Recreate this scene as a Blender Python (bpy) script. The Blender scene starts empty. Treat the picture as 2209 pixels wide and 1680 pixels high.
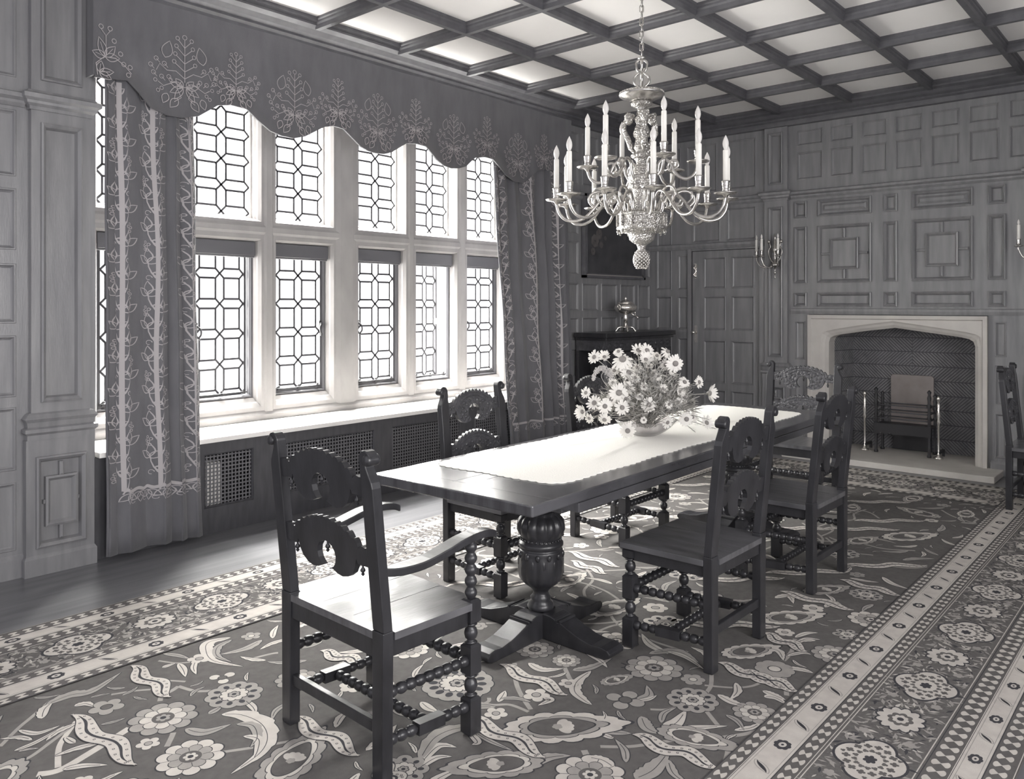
WORLD=0.8; SKYP=5000; SKYQ=14000; SKYR=520; EXPO=0.8
import bpy, bmesh, math, random
from mathutils import Vector, Matrix, Euler
S=bpy.context.scene; C=S.collection
PI=math.pi; sin=math.sin; cos=math.cos; R_=math.radians
# ------------------------------------------------------------------ camera
FPX=1729.0; CH=1.6; CXP=1104.5; HY=657.0; TH=R_(41.2)
cam=bpy.data.cameras.new('camera'); co=bpy.data.objects.new('camera',cam); C.objects.link(co)
cam.sensor_fit='HORIZONTAL'; cam.sensor_width=36; cam.lens=FPX/2209*36
cam.shift_y=-(840-HY)/2209; cam.clip_start=.05
co.location=(0,0,CH); co.rotation_euler=(PI/2,0,TH-PI/2); S.camera=co
Fx,Fy=cos(TH),sin(TH); Rx,Ry=sin(TH),-cos(TH)
def FL(u,v,z=0):      # a spot of the floor (or of the level z) seen at that bearing
    d=FPX*(CH-z)/(v-HY); r=(u-CXP)/FPX*d
    return (d*Fx+r*Rx, d*Fy+r*Ry)
def AY(u,v,Y):
    k=(u-CXP)/FPX; d=Y/(Fy+k*Ry); return (d*(Fx+k*Rx), CH-(v-HY)*d/FPX)
def AX(u,v,X):
    k=(u-CXP)/FPX; d=X/(Fx+k*Rx); return (d*(Fy+k*Ry), CH-(v-HY)*d/FPX)
def AD(u,v,d):
    r=(u-CXP)/FPX*d; return (d*Fx+r*Rx, d*Fy+r*Ry, CH-(v-HY)*d/FPX)
# ------------------------------------------------------------------ materials
def mat(name,col,rough=.5,spec=.5,metal=0,col2=None,scale=8,stretch=(1,1,1),bump=0,bscale=40,coat=0,vor=0,trans=0,sheen=0,noise_mix=.5,detail=6):
    m=bpy.data.materials.new(name); m.use_nodes=True; nt=m.node_tree; b=nt.nodes['Principled BSDF']
    b.inputs['Base Color'].default_value=(*col,1); b.inputs['Roughness'].default_value=rough
    b.inputs['Specular IOR Level'].default_value=spec; b.inputs['Metallic'].default_value=metal
    b.inputs['Coat Weight'].default_value=coat; b.inputs['Coat Roughness'].default_value=.12
    b.inputs['Transmission Weight'].default_value=trans; b.inputs['Sheen Weight'].default_value=sheen
    tc=nt.nodes.new('ShaderNodeTexCoord'); mp=nt.nodes.new('ShaderNodeMapping'); mp.inputs['Scale'].default_value=stretch
    nt.links.new(tc.outputs['Object'],mp.inputs['Vector'])
    if col2:
        n=nt.nodes.new('ShaderNodeTexNoise'); n.inputs['Scale'].default_value=scale; n.inputs['Detail'].default_value=detail
        nt.links.new(mp.outputs['Vector'],n.inputs['Vector'])
        r=nt.nodes.new('ShaderNodeValToRGB'); e=r.color_ramp.elements
        e[0].position=.5-noise_mix/2; e[1].position=.5+noise_mix/2
        e[0].color=(*col,1); e[1].color=(*col2,1)
        nt.links.new(n.outputs['Fac'],r.inputs['Fac']); nt.links.new(r.outputs['Color'],b.inputs['Base Color'])
    if bump or vor:
        bp=nt.nodes.new('ShaderNodeBump'); bp.inputs['Strength'].default_value=bump or vor; bp.inputs['Distance'].default_value=.004 if bump else .008
        if vor: n=nt.nodes.new('ShaderNodeTexVoronoi'); o='Distance'
        else: n=nt.nodes.new('ShaderNodeTexNoise'); o='Fac'; n.inputs['Detail'].default_value=5
        n.inputs['Scale'].default_value=bscale
        nt.links.new(mp.outputs['Vector'],n.inputs['Vector']); nt.links.new(n.outputs[o],bp.inputs['Height']); nt.links.new(bp.outputs['Normal'],b.inputs['Normal'])
    return m
WARM=(1.0,.985,.94)
def g(v,w=0):  # neutral print tone: slightly violet when dark, creamy when light
    k=1-min(v*2.5,1); return (v*(1.0-.01*k),v*(1-.02*k),v*(1-.05+.17*k))
M={}
M['oak']=mat('panelling oak',g(.165),.33,.5,col2=g(.25),scale=3,stretch=(6,6,.7),bump=.15,bscale=30)
M['oak_dark']=mat('dark beam oak',g(.078),.45,.4,col2=g(.12),scale=4,stretch=(3,3,3),bump=.15)
M['chair']=mat('black polished oak',g(.017),.33,.42,col2=g(.036),scale=6,stretch=(3,3,1),bump=.08,bscale=26,coat=.10)
M['carved']=mat('carved dark oak',g(.035),.32,.5,col2=g(.070),scale=20,vor=.5,bscale=60,coat=.15)
M['seat']=mat('worn polished seat oak',g(.045),.30,.7,col2=g(.13),scale=5,stretch=(1,5,1),bump=.2,bscale=22,coat=.5)
M['table']=mat('polished table oak',g(.038),.26,.8,col2=g(.09),scale=4,stretch=(.6,6,1),bump=.12,bscale=14,coat=.45)
M['plaster']=mat('ceiling plaster',(.88,.86,.84),.9,.1,col2=(.93,.91,.885),scale=2,bump=.1,bscale=6)
M['stone']=mat('limestone',(.24,.23,.232),.8,.2,col2=(.34,.328,.322),scale=5,stretch=(1,1,.5),bump=.2,bscale=30)
M['hstone']=mat('fireplace stone',(.46,.44,.42),.7,.3,col2=(.56,.54,.51),scale=5,bump=.2,bscale=25)
M['sill']=mat('pale sill board',(.82,.80,.77),.4,.4,col2=(.9,.88,.85),scale=3)
M['lead']=mat('lead cames',g(.05),.5,.5)
M['steel']=mat('casement steel',g(.10),.45,.5)
M['iron']=mat('black iron',g(.03),.4,.5)
M['brick']=mat('firebrick',g(.17),.85,.2,col2=g(.24),scale=14,bump=.4,bscale=60)
M['mortar']=mat('mortar',g(.10),.9,.2)
M['silver']=mat('aged silver gilt',(.44,.425,.41),.25,.5,metal=.9,col2=(.62,.60,.57),scale=30,bump=.25,bscale=60)
M['chased']=mat('chased silver',(.40,.385,.37),.3,.5,metal=.85,col2=(.62,.60,.57),scale=40,vor=.8,bscale=90)
M['brass']=mat('polished brass grey',(.85,.82,.78),.22,.5,metal=.9)
M['wax']=mat('candle sleeve',(.86,.84,.80),.5,.3)
M['bulb']=mat('frosted bulb',(.72,.70,.68),.25,.5)
M['curtain']=mat('curtain cloth',g(.12),.85,.2,col2=g(.155),scale=12,stretch=(1,1,.3),bump=.3,bscale=300,sheen=.2)
M['stitch']=mat('pale crewel stitching',(.40,.38,.385),.8,.2)
M['linen']=mat('white lace linen',(.90,.885,.84),.8,.2,bump=.8,bscale=160)
M['petal']=mat('white petals',(.72,.70,.665),.6,.2)
M['disc']=mat('flower disc',(.25,.235,.225),.8,.2,bump=.6,bscale=500)
M['leaf']=mat('bouquet greenery',(.15,.148,.142),.6,.3,col2=(.50,.485,.455),scale=30,noise_mix=.6)
M['plume']=mat('plume blossom',(.5,.48,.47),.8,.2)
M['floor']=mat('floor boards',g(.10),.34,.4,col2=g(.17),scale=3,stretch=(.5,6,1),bump=.1,bscale=20,coat=.3)
M['fback']=mat('cast fireback',(.24,.215,.21),.8,.3,col2=(.32,.29,.28),scale=6,bump=.4,bscale=30)
M['paintdark']=mat('dark still life canvas',g(.030),.35,.5,col2=g(.055),scale=6,noise_mix=.3,coat=.3)
M['paintpale']=mat('pale painted blooms',(.13,.12,.12),.5,.3,col2=(.07,.065,.065),scale=14)
M['gilt']=mat('gilt slip',(.40,.38,.36),.35,.5,metal=.4)
M['grille_oak']=mat('dark grille oak',g(.055),.5,.4,col2=g(.085),scale=5,stretch=(5,5,1))
M['grille']=mat('woven grille',g(.14),.4,.5)
M['void']=mat('dark interior',g(.05),.9,.1)
def glassmat(name,tint,rough,mix):
    m=bpy.data.materials.new(name); m.use_nodes=True; nt=m.node_tree; nt.nodes.clear()
    o=nt.nodes.new('ShaderNodeOutputMaterial'); t=nt.nodes.new('ShaderNodeBsdfTransparent'); t.inputs[0].default_value=(*tint,1)
    gl=nt.nodes.new('ShaderNodeBsdfGlossy'); gl.inputs['Roughness'].default_value=rough; mx=nt.nodes.new('ShaderNodeMixShader')
    lw=nt.nodes.new('ShaderNodeLayerWeight'); lw.inputs[0].default_value=mix
    nt.links.new(lw.outputs['Facing'],mx.inputs[0]); nt.links.new(t.outputs[0],mx.inputs[1]); nt.links.new(gl.outputs[0],mx.inputs[2]); nt.links.new(mx.outputs[0],o.inputs[0]); return m
M['pane']=glassmat('window glass',(.97,.97,.96),.05,.06)
M['bowl']=glassmat('bowl glass',(.93,.925,.93),.04,.22)
M['water']=glassmat('bowl water',(.93,.92,.93),.1,.05)
M['r_dark']=mat('carpet ground',(.098,.093,.092),.95,.1,col2=(.128,.122,.119),scale=30,bump=.5,bscale=500)
M['r_light']=mat('carpet ivory wool',(.44,.41,.385),.95,.1,col2=(.54,.51,.475),scale=20,bump=.5,bscale=500)
M['r_mid']=mat('carpet fawn wool',(.27,.255,.245),.95,.1,col2=(.34,.32,.30),scale=20,bump=.5,bscale=500)
M['r_out']=mat('carpet dark outline',g(.055),.95,.1)
M['r_bord']=mat('carpet border ground',(.10,.095,.094),.95,.1,col2=(.15,.143,.139),scale=60,bump=.5,bscale=500)
# ------------------------------------------------------------------ mesh builder
class MB:
    def __init__(s): s.v=[];s.f=[];s.m=[];s.sm=[]
    def add(s,vs,fs,mi=0,smooth=False,T=None):
        b=len(s.v)
        for p in vs: s.v.append(tuple(T@Vector(p)) if T is not None else tuple(p))
        for f in fs: s.f.append([b+i for i in f]); s.m.append(mi); s.sm.append(smooth)
    def box(s,x0,x1,y0,y1,z0,z1,mi=0,T=None):
        vs=[(x0,y0,z0),(x1,y0,z0),(x1,y1,z0),(x0,y1,z0),(x0,y0,z1),(x1,y0,z1),(x1,y1,z1),(x0,y1,z1)]
        s.add(vs,[(0,3,2,1),(4,5,6,7),(0,1,5,4),(1,2,6,5),(2,3,7,6),(3,0,4,7)],mi,False,T)
    def prism(s,poly,P,t0,t1,mi=0,smooth=False):   # poly of 2D points, P(a,b,t)->xyz
        n=len(poly); vs=[P(a,b,t0) for a,b in poly]+[P(a,b,t1) for a,b in poly]
        fs=[tuple(range(n))[::-1],tuple(range(n,2*n))]
        s.add(vs,fs,mi,False); b=len(s.v)-2*n
        for i in range(n):
            j=(i+1)%n; s.f.append([b+i,b+j,b+n+j,b+n+i]); s.m.append(mi); s.sm.append(smooth)
    def lathe(s,prof,seg=24,c=(0,0,0),mi=0,T=None,flute=None,smooth=True,capped=True):
        vs=[];n=len(prof)
        for k,(r,z) in enumerate(prof):
            for i in range(seg):
                a=2*PI*i/seg; rr=r*(flute(a,k) if flute else 1)
                vs.append((c[0]+rr*cos(a),c[1]+rr*sin(a),c[2]+z))
        fs=[]
        for k in range(n-1):
            for i in range(seg):
                j=(i+1)%seg; fs.append((k*seg+i,k*seg+j,(k+1)*seg+j,(k+1)*seg+i))
        if capped: fs.append(tuple(range(seg))[::-1]); fs.append(tuple((n-1)*seg+i for i in range(seg)))
        s.add(vs,fs,mi,smooth,T)
    def tube(s,pts,rad,seg=8,mi=0,T=None,flat=1.0,closed=False):
        pts=[Vector(p) for p in pts]; n=len(pts)
        rs=rad if isinstance(rad,(list,tuple)) else [rad]*n
        vs=[];up=None
        for k,p in enumerate(pts):
            if closed: t=(pts[(k+1)%n]-pts[k-1])
            else: t=(pts[min(k+1,n-1)]-pts[max(k-1,0)])
            if t.length<1e-9: t=Vector((0,0,1))
            t.normalize()
            if up is None:
                up=Vector((0,0,1)) if abs(t.z)<.9 else Vector((1,0,0))
            a=t.cross(up)
            if a.length<1e-6: a=t.cross(Vector((0,1,0)))
            a.normalize(); b=a.cross(t).normalized(); up=b
            for i in range(seg):
                th=2*PI*i/seg; vs.append(p+a*(rs[k]*cos(th)*flat)+b*(rs[k]*sin(th)))
        fs=[]
        for k in range(n if closed else n-1):
            k2=(k+1)%n
            for i in range(seg):
                j=(i+1)%seg; fs.append((k*seg+i,k*seg+j,k2*seg+j,k2*seg+i))
        if not closed: fs.append(tuple(range(seg))[::-1]); fs.append(tuple((n-1)*seg+i for i in range(seg)))
        s.add(vs,fs,mi,True,T)
    def ball(s,c,r,mi=0,seg=10,sc=(1,1,1),T=None):
        pr=[];N=max(5,seg//2+1)
        vs=[(c[0],c[1],c[2]-r*sc[2])]
        for k in range(1,N):
            ph=-PI/2+PI*k/N
            for i in range(seg):
                a=2*PI*i/seg; vs.append((c[0]+r*sc[0]*cos(ph)*cos(a),c[1]+r*sc[1]*cos(ph)*sin(a),c[2]+r*sc[2]*sin(ph)))
        vs.append((c[0],c[1],c[2]+r*sc[2])); fs=[]
        for i in range(seg):
            j=(i+1)%seg; fs.append((0,1+j,1+i)); L=1+(N-2)*seg; fs.append((L+i,L+j,len(vs)-1))
            for k in range(N-2): fs.append((1+k*seg+i,1+k*seg+j,1+(k+1)*seg+j,1+(k+1)*seg+i))
        s.add(vs,fs,mi,True,T)
    def build(s,name,mats,parent=None,bevel=0,loc=None,normals=True,sub=0):
        me=bpy.data.meshes.new(name); me.from_pydata(s.v,[],s.f)
        if not isinstance(mats,(list,tuple)): mats=[mats]
        for m in mats: me.materials.append(M[m] if isinstance(m,str) else m)
        me.polygons.foreach_set('material_index',s.m); me.polygons.foreach_set('use_smooth',s.sm)
        if normals:
            bm=bmesh.new(); bm.from_mesh(me); bmesh.ops.recalc_face_normals(bm,faces=bm.faces); bm.to_mesh(me); bm.free()
        me.update(); o=bpy.data.objects.new(name,me); C.objects.link(o)
        if bevel:
            b=o.modifiers.new('bevel','BEVEL'); b.width=bevel; b.segments=2; b.limit_method='ANGLE'; b.angle_limit=R_(40)
        if parent: o.parent=parent
        if loc: o.location=loc
        return o
def empty(name,loc=(0,0,0),rz=0):
    o=bpy.data.objects.new(name,None); C.objects.link(o); o.location=loc; o.rotation_euler=(0,0,rz); o.empty_display_size=.1; return o
def tag(o,label,cat,group=None,kind=None):
    o['label']=label; o['category']=cat
    if group: o['group']=group
    if kind: o['kind']=kind
    return o
def struct(o,label=None):
    o['kind']='structure'
    if label: o['label']=label
    return o
def copy_tree(o,parent=None):
    c=o.copy(); C.objects.link(c)
    if parent: c.parent=parent
    for ch in list(o.children): copy_tree(ch,c)
    return c
def smooth_path(pts,n=6):
    out=[];P=[Vector(p) for p in pts]
    for i in range(len(P)-1):
        p0=P[max(i-1,0)];p1=P[i];p2=P[i+1];p3=P[min(i+2,len(P)-1)]
        for k in range(n):
            t=k/n; out.append(.5*((2*p1)+(p2-p0)*t+(2*p0-5*p1+4*p2-p3)*t*t+(3*p1-p0-3*p2+p3)*t**3))
    out.append(P[-1]); return out
XW=8.65; YW=5.28; ZC=3.76; YG=5.90; YS=5.78
def WW(u,z,d): return (u,YW-d,z)
def FW(u,z,d): return (XW-d,u,z)
def SW(u,z,d): return (u,YS-d,z)
PLAIN=[(0,0),(.004,.004),(.010,.004),(.018,-.010),(.026,-.016)]
SMALL=[(0,0),(.005,-.002),(.012,-.010)]
RAISE=[(0,0),(0,.018),(.010,.024),(.020,.014),(.026,.008),(.036,-.018),(.040,-.018)]
def ringsteps(mb,MP,u0,u1,z0,z1,D,steps,cap=True,mi=0,capmi=None):
    prev=None
    for (i,d) in steps:
        q=[MP(u0+i,z0+i,D+d),MP(u1-i,z0+i,D+d),MP(u1-i,z1-i,D+d),MP(u0+i,z1-i,D+d)]
        if prev:
            b=len(mb.v); mb.add(prev+q,[(k,(k+1)%4,4+(k+1)%4,4+k) for k in range(4)],mi)
        prev=q
    if cap: mb.add(prev,[(0,1,2,3)],mi if capmi is None else capmi)
def fgrid(mb,MP,u0,u1,z0,z1,D,holes,mi=0,edge=0):
    us=sorted(set([u0,u1]+[h[0] for h in holes]+[h[1] for h in holes])); us=[u for u in us if u0<=u<=u1]
    zs=sorted(set([z0,z1]+[h[2] for h in holes]+[h[3] for h in holes])); zs=[z for z in zs if z0<=z<=z1]
    for a,b in zip(us,us[1:]):
        for c,d in zip(zs,zs[1:]):
            if b-a<1e-6 or d-c<1e-6: continue
            m=(a+b)/2;n=(c+d)/2
            if any(h[0]<m<h[1] and h[2]<n<h[3] for h in holes): continue
            mb.add([MP(a,c,D),MP(b,c,D),MP(b,d,D),MP(a,d,D)],[(0,1,2,3)],mi)
    for h in holes:
        k=h[4] if len(h)>4 else 'p'
        if k=='p': ringsteps(mb,MP,*h[:4],D,PLAIN,mi=mi)
        elif k=='s': ringsteps(mb,MP,*h[:4],D,SMALL,mi=mi)
        elif k=='r': ringsteps(mb,MP,*h[:4],D,RAISE,mi=mi)
        elif k=='rr':
            ringsteps(mb,MP,*h[:4],D,RAISE,mi=mi)
            e=.055; w=min(h[1]-h[0],h[3]-h[2])
            if w>.16: ringsteps(mb,MP,h[0]+e,h[1]-e,h[2]+e,h[3]-e,D,[(0,-.018),(.0,-.008),(.02,.008),(.022,.008)],mi=mi)
        elif k=='g':
            ringsteps(mb,MP,*h[:4],D,RAISE,mi=mi)
            cu=(h[0]+h[1])/2; cz=(h[2]+h[3])/2; W=(h[1]-h[0]); H=(h[3]-h[2]); a=W*.21; b=H*.22
            ringsteps(mb,MP,cu-a-.03,cu+a+.03,cz-b-.03,cz+b+.03,D,[(0,-.018),(0,.012),(.012,.018),(.03,-.006),(.034,-.006)],mi=mi)
            bars=[(cu-.012,cu+.012,h[2]+.04,cz-b-.03),(cu-.012,cu+.012,cz+b+.03,h[3]-.04),(h[0]+.04,cu-a-.03,cz-.012,cz+.012),(cu+a+.03,h[1]-.04,cz-.012,cz+.012)]
            for q in bars: ringsteps(mb,MP,*q,D,[(0,-.018),(0,.008),(.008,.014)],mi=mi)
def mould(mb,MP,u0,u1,z,prof,mi=0,ends=True):   # horizontal moulding; prof list of (dz,d)
    n=len(prof); vs=[MP(u0,z+a,d) for a,d in prof]+[MP(u1,z+a,d) for a,d in prof]
    fs=[(i,i+1,n+i+1,n+i) for i in range(n-1)]
    if ends: fs+= [tuple(range(n)),tuple(range(n,2*n))]
    mb.add(vs,fs,mi)
# ================================================================== SETTING
def quadmesh(name,pts,m,**k):
    mb=MB(); mb.add(pts,[(0,1,2,3)]); return mb.build(name,m,normals=False)
# floor
mb=MB(); mb.box(-1.6,8.9,-1.6,5.6,-.06,0); struct(mb.build('floor','floor'))
# ceiling: plaster and moulded ribs
mb=MB(); mb.box(-1.6,8.9,-1.6,5.9,ZC,ZC+.06); ceil=struct(mb.build('ceiling','plaster'))
mb=MB()
ribp=[(-.036,0),(-.036,-.018),(-.028,-.026),(-.028,-.040),(-.020,-.052),(-.020,-.085),(.020,-.085),(.020,-.052),(.028,-.040),(.028,-.026),(.036,-.018),(.036,0)]
YR=[5.06-.757*k for k in range(0,9)]; XR=[8.455-.815*k for k in range(0,13)]
for y in YR[1:]:
    mb.prism(ribp,lambda a,b,t,y=y:(t,y+.028+a,ZC+b+.0005),-1.6,8.5)
for x in XR[1:]:
    mb.prism(ribp,lambda a,b,t,x=x:(x+.028+a,t,ZC+b),-1.6,5.1)
struct(mb.build('trim_1','oak_dark'),'grid of narrow moulded oak ribs crossing under the pale ceiling')
# crown
crown=[(.0,.22),(-.03,.225),(-.045,.20),(-.06,.20),(-.075,.15),(-.10,.11),(-.115,.07),(-.13,.07),(-.145,.045),(-.165,.04),(-.19,.03),(-.20,0),(0,0)]
mb=MB()
mould(mb,WW,-1.6,8.65,ZC,[(a,b) for a,b in crown]); mould(mb,FW,-1.6,5.28,ZC,[(a,b*.85) for a,b in crown])
struct(mb.build('trim_2','oak_dark'),'oak crown moulding running round the ceiling edge')
# ---- window wall
BX0,BX1,BZ=2.06,6.74,3.54
rowsL=[(.16,.56),(.63,1.0),(1.06,1.42),(1.49,1.84),(1.92,2.28),(2.35,2.74)]
holes=[(BX0,BX1,-.1,BZ,'open')]
for x0,x1 in ((-1.2,-.55),(-.47,.18),(.26,.90),(.98,1.62)):
    holes+=[(x0,x1,a,b,'p') for a,b in rowsL]+[(x0,x1,2.93,3.48,'p')]
cols=[AY(a,600,YW)[0] for a in (1209,1249,1256,1291,1297,1332,1338,1370,1376,1402)]
cp=[(cols[0]-.35,cols[0]-.06)]+[(cols[i],cols[i+1]) for i in range(0,10,2)]
for a,b in cp:
    if a<BX1+.03: a=BX1+.05
    if b-a<.06: continue
    for z0,z1 in ((.2,.72),(.80,1.12),(1.20,1.46),(1.53,1.84),(1.93,2.30),(2.37,2.72),(2.93,3.20),(3.27,3.5)): holes.append((a,b,z0,z1,'p'))
mb=MB(); fgrid(mb,WW,-1.6,8.65,0,ZC,0,holes)
# bay lining
mb.add([WW(BX0,0,0),WW(BX0,0,-.5),WW(BX0,BZ,-.5),WW(BX0,BZ,0)],[(0,1,2,3)])
mb.add([WW(BX1,0,0),WW(BX1,0,-.5),WW(BX1,BZ,-.5),WW(BX1,BZ,0)],[(0,1,2,3)])
mb.add([WW(BX0,BZ,0),WW(BX1,BZ,0),WW(BX1,BZ,-.5),WW(BX0,BZ,-.5)],[(0,1,2,3)])
struct(mb.build('wall_window','oak',normals=False))
mb=MB()
for a,b in ((-1.6,1.66),(BX1,8.65)):
    mould(mb,WW,a,b,2.76,[(0,0),(0,.012),(.02,.03),(.035,.03),(.05,.055),(.075,.055),(.085,.03),(.085,0)])
    mould(mb,WW,a,b,0,[(.0,.0),(0,.022),(.11,.022),(.125,.008),(.135,0)])
struct(mb.build('trim_3','oak'),'oak cornice rail and skirting along the window wall')
# pilaster left of the curtain
def pil(mb,MP,u0,u1,z0,z1,D,holes):
    fgrid(mb,MP,u0,u1,z0,z1,D,holes)
    for a,b in (((u0,z0),(u0,z1)),((u1,z0),(u1,z1)),((u0,z1),(u1,z1)),((u0,z0),(u1,z0))):
        mb.add([MP(a[0],a[1],0),MP(b[0],b[1],0),MP(b[0],b[1],D),MP(a[0],a[1],D)],[(0,1,2,3)])
def wrapm(mb,MP,u0,u1,z,prof,D):  # moulding returned at both ends
    rows=[]
    for dz,d in prof:
        rows.append([MP(u0-d,z+dz,0),MP(u0-d,z+dz,D+d),MP(u1+d,z+dz,D+d),MP(u1+d,z+dz,0)])
    for a,b in zip(rows,rows[1:]):
        mb.add(a+b,[(k,k+1,4+k+1,4+k) for k in range(3)])
    for r in (rows[0],rows[-1]): mb.add(r,[(0,1,2,3)])
PEDM=[(0,0),(0,.016),(.03,.016),(.045,.03),(.065,.03),(.075,.012),(.105,.018),(.125,.03),(.15,.012),(.16,0)]
CAPM=[(0,0),(.0,.012),(.02,.012),(.035,.03),(.05,.032),(.065,.05),(.09,.052),(.10,.03),(.115,.02),(.115,0)]
def pilaster(name,MP,u0,u1,label,geo=True):
    mb=MB(); w=u1-u0
    pil(mb,MP,u0,u1,0,.80,.055,[(u0+.05,u1-.05,.16,.70,'g' if geo else 'r')])
    pil(mb,MP,u0+.03,u1-.02,.80,ZC-.2,.045,[(u0+.08,u1-.07,1.02,2.68,'r'),(u0+.08,u1-.07,2.93,3.5,'r')])
    wrapm(mb,MP,u0+.02,u1-.015,.80,PEDM,.045); wrapm(mb,MP,u0+.03,u1-.02,2.75,CAPM,.045)
    wrapm(mb,MP,u0,u1,0,[(0,.0),(0,.012),(.10,.012),(.12,0)],.055)
    return struct(mb.build(name,'oak'),label)
pilaster('trim_4',WW,1.655,2.035,'oak pilaster with a geometric panelled pedestal left of the curtain')
# ---- fireplace wall
FY=lambda u,v=700:AX(u,v,XW)[0]
OMh=[]
cz={'A':(3.319,3.457),'B':(2.652,3.203),'C':(2.402,2.530),'D':(1.727,2.267),'E':(1.456,1.600)}
for k,(a,b) in cz.items():
    OMh.append((a,b,1.58,1.73,'rr')); OMh.append((a,b,1.835,2.447,'g' if k in 'BD' else 'rr')); OMh.append((a,b,2.545,2.725,'rr'))
FO=(1.60,3.30,-.1,1.495,'open')   # fireplace hole
OMh+=[(1.449,1.546,1.11,1.44,'p'),(1.449,1.546,.66,1.03,'p'),(1.449,1.546,.16,.58,'p'),(3.34,3.45,1.0,1.42,'p'),(3.34,3.45,.16,.92,'p'),FO]
fz=[3.46,3.10,2.78,2.45,2.12,1.79,1.46,1.12]
for a,b in zip(fz,fz[1:]):
    OMh+=[(b+.05,a-.03,2.96,3.26,'p'),(b+.05,a-.03,3.33,3.50,'p')]
DH=[(3.86,4.71,0,2.24,'open')]
DH+=[(4.76,4.90,a,b,'p') for a,b in ((.16,.62),(.70,1.2),(1.30,1.70),(1.78,2.20))]+[(4.98,5.20,a,b,'p') for a,b in ((.16,.62),(.70,1.2),(1.30,1.70),(1.78,2.70))]
DH+=[(a,b,2.34,2.72,'p') for a,b in ((3.90,4.26),(4.34,4.70))]+[(a,b,2.93,3.5,'p') for a,b in ((3.9,4.3),(4.38,4.78),(4.86,5.2))]
RH=[]
for a,b in ((-1.3,-.7),(-.6,0),(.1,.5),(.58,.98)):
    RH+=[(a,b,z0,z1,'p') for z0,z1 in rowsL]+[(a,b,2.93,3.48,'p')]
mb=MB(); fgrid(mb,FW,-1.6,5.28,0,ZC,0,OMh+DH+RH)
struct(mb.build('wall_fireplace','oak',normals=False))
mb=MB()
mould(mb,FW,1.27,3.49,2.755,[(0,0),(0,.014),(.02,.03),(.035,.03),(.05,.065),(.075,.065),(.085,.03),(.085,0)])
mould(mb,FW,3.80,5.28,2.755,[(0,0),(0,.014),(.02,.03),(.035,.03),(.05,.055),(.075,.055),(.085,0)])
mould(mb,FW,-1.6,1.0,2.755,[(0,0),(0,.014),(.02,.03),(.035,.03),(.05,.055),(.075,.055),(.085,0)])
mould(mb,FW,1.27,3.49,1.50,[(0,0),(0,.012),(.03,.02),(.055,.02),(.06,0)])
mould(mb,FW,3.80,5.28,2.26,[(0,0),(0,.03),(.03,.045),(.06,.045),(.07,0)])
mould(mb,FW,3.31,3.49,0,[(.0,.0),(0,.022),(.11,.022),(.135,0)])
mould(mb,FW,-1.6,1.58,0,[(.0,.0),(0,.022),(.11,.022),(.135,0)])
# door casing
for a,b in ((3.79,3.85),(4.71,4.75)): mb.box(XW-.025,XW,a,b,0,2.26)
struct(mb.build('trim_5','oak'),'oak cornice, door casing and rails of the fireplace wall')
pilaster('trim_6',FW,3.49,3.80,'oak pilaster between the door and the fireplace')
pilaster('trim_7',FW,1.00,1.29,'oak pilaster right of the fireplace')
# door
mb=MB(); dh=[]
for a,b in ((3.93,4.21),(4.28,4.57)): dh+=[(a,b,z0,z1,'p') for z0,z1 in ((.14,.60),(.68,1.18),(1.30,1.70),(1.79,2.16))]
fgrid(mb,FW,3.86,4.71,.005,2.235,-.02,dh); mb.add([FW(3.86,.005,-.02),FW(3.86,.005,-.06),FW(3.86,2.235,-.06),FW(3.86,2.235,-.02)],[(0,1,2,3)])
mb.add([FW(3.86,.005,-.06),FW(4.71,.005,-.06),FW(4.71,2.235,-.06),FW(3.86,2.235,-.06)],[(0,1,2,3)])
door=struct(mb.build('door_1','oak',normals=False),'panelled oak door left of the fireplace')
mb=MB(); T=Matrix.Translation((XW+.02,4.665,1.25))
mb.box(-.006,.02,-.018,.018,-.10,.10,T=T); mb.tube([(-.01,0,.02),(-.05,0,.02)],.008,T=T); mb.ball((-.06,0,.02),.024,T=T)
mb.build('door_handle','brass',door)
mb=MB(); T=Matrix.Translation((XW+.02,4.665,2.0))
mb.box(-.004,.01,-.014,.014,-.09,.09,T=T); 
for z in (-.06,.0,.06): mb.ball((-.012,0,z),.018,T=T,sc=(.6,1,1))
mb.tube([(-.012,-.03,.07),(-.02,.02,.04),(-.02,-.02,.0),(-.02,.02,-.04),(-.012,-.02,-.08)],.007,T=T)
mb.build('bolt','brass',door)
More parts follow.
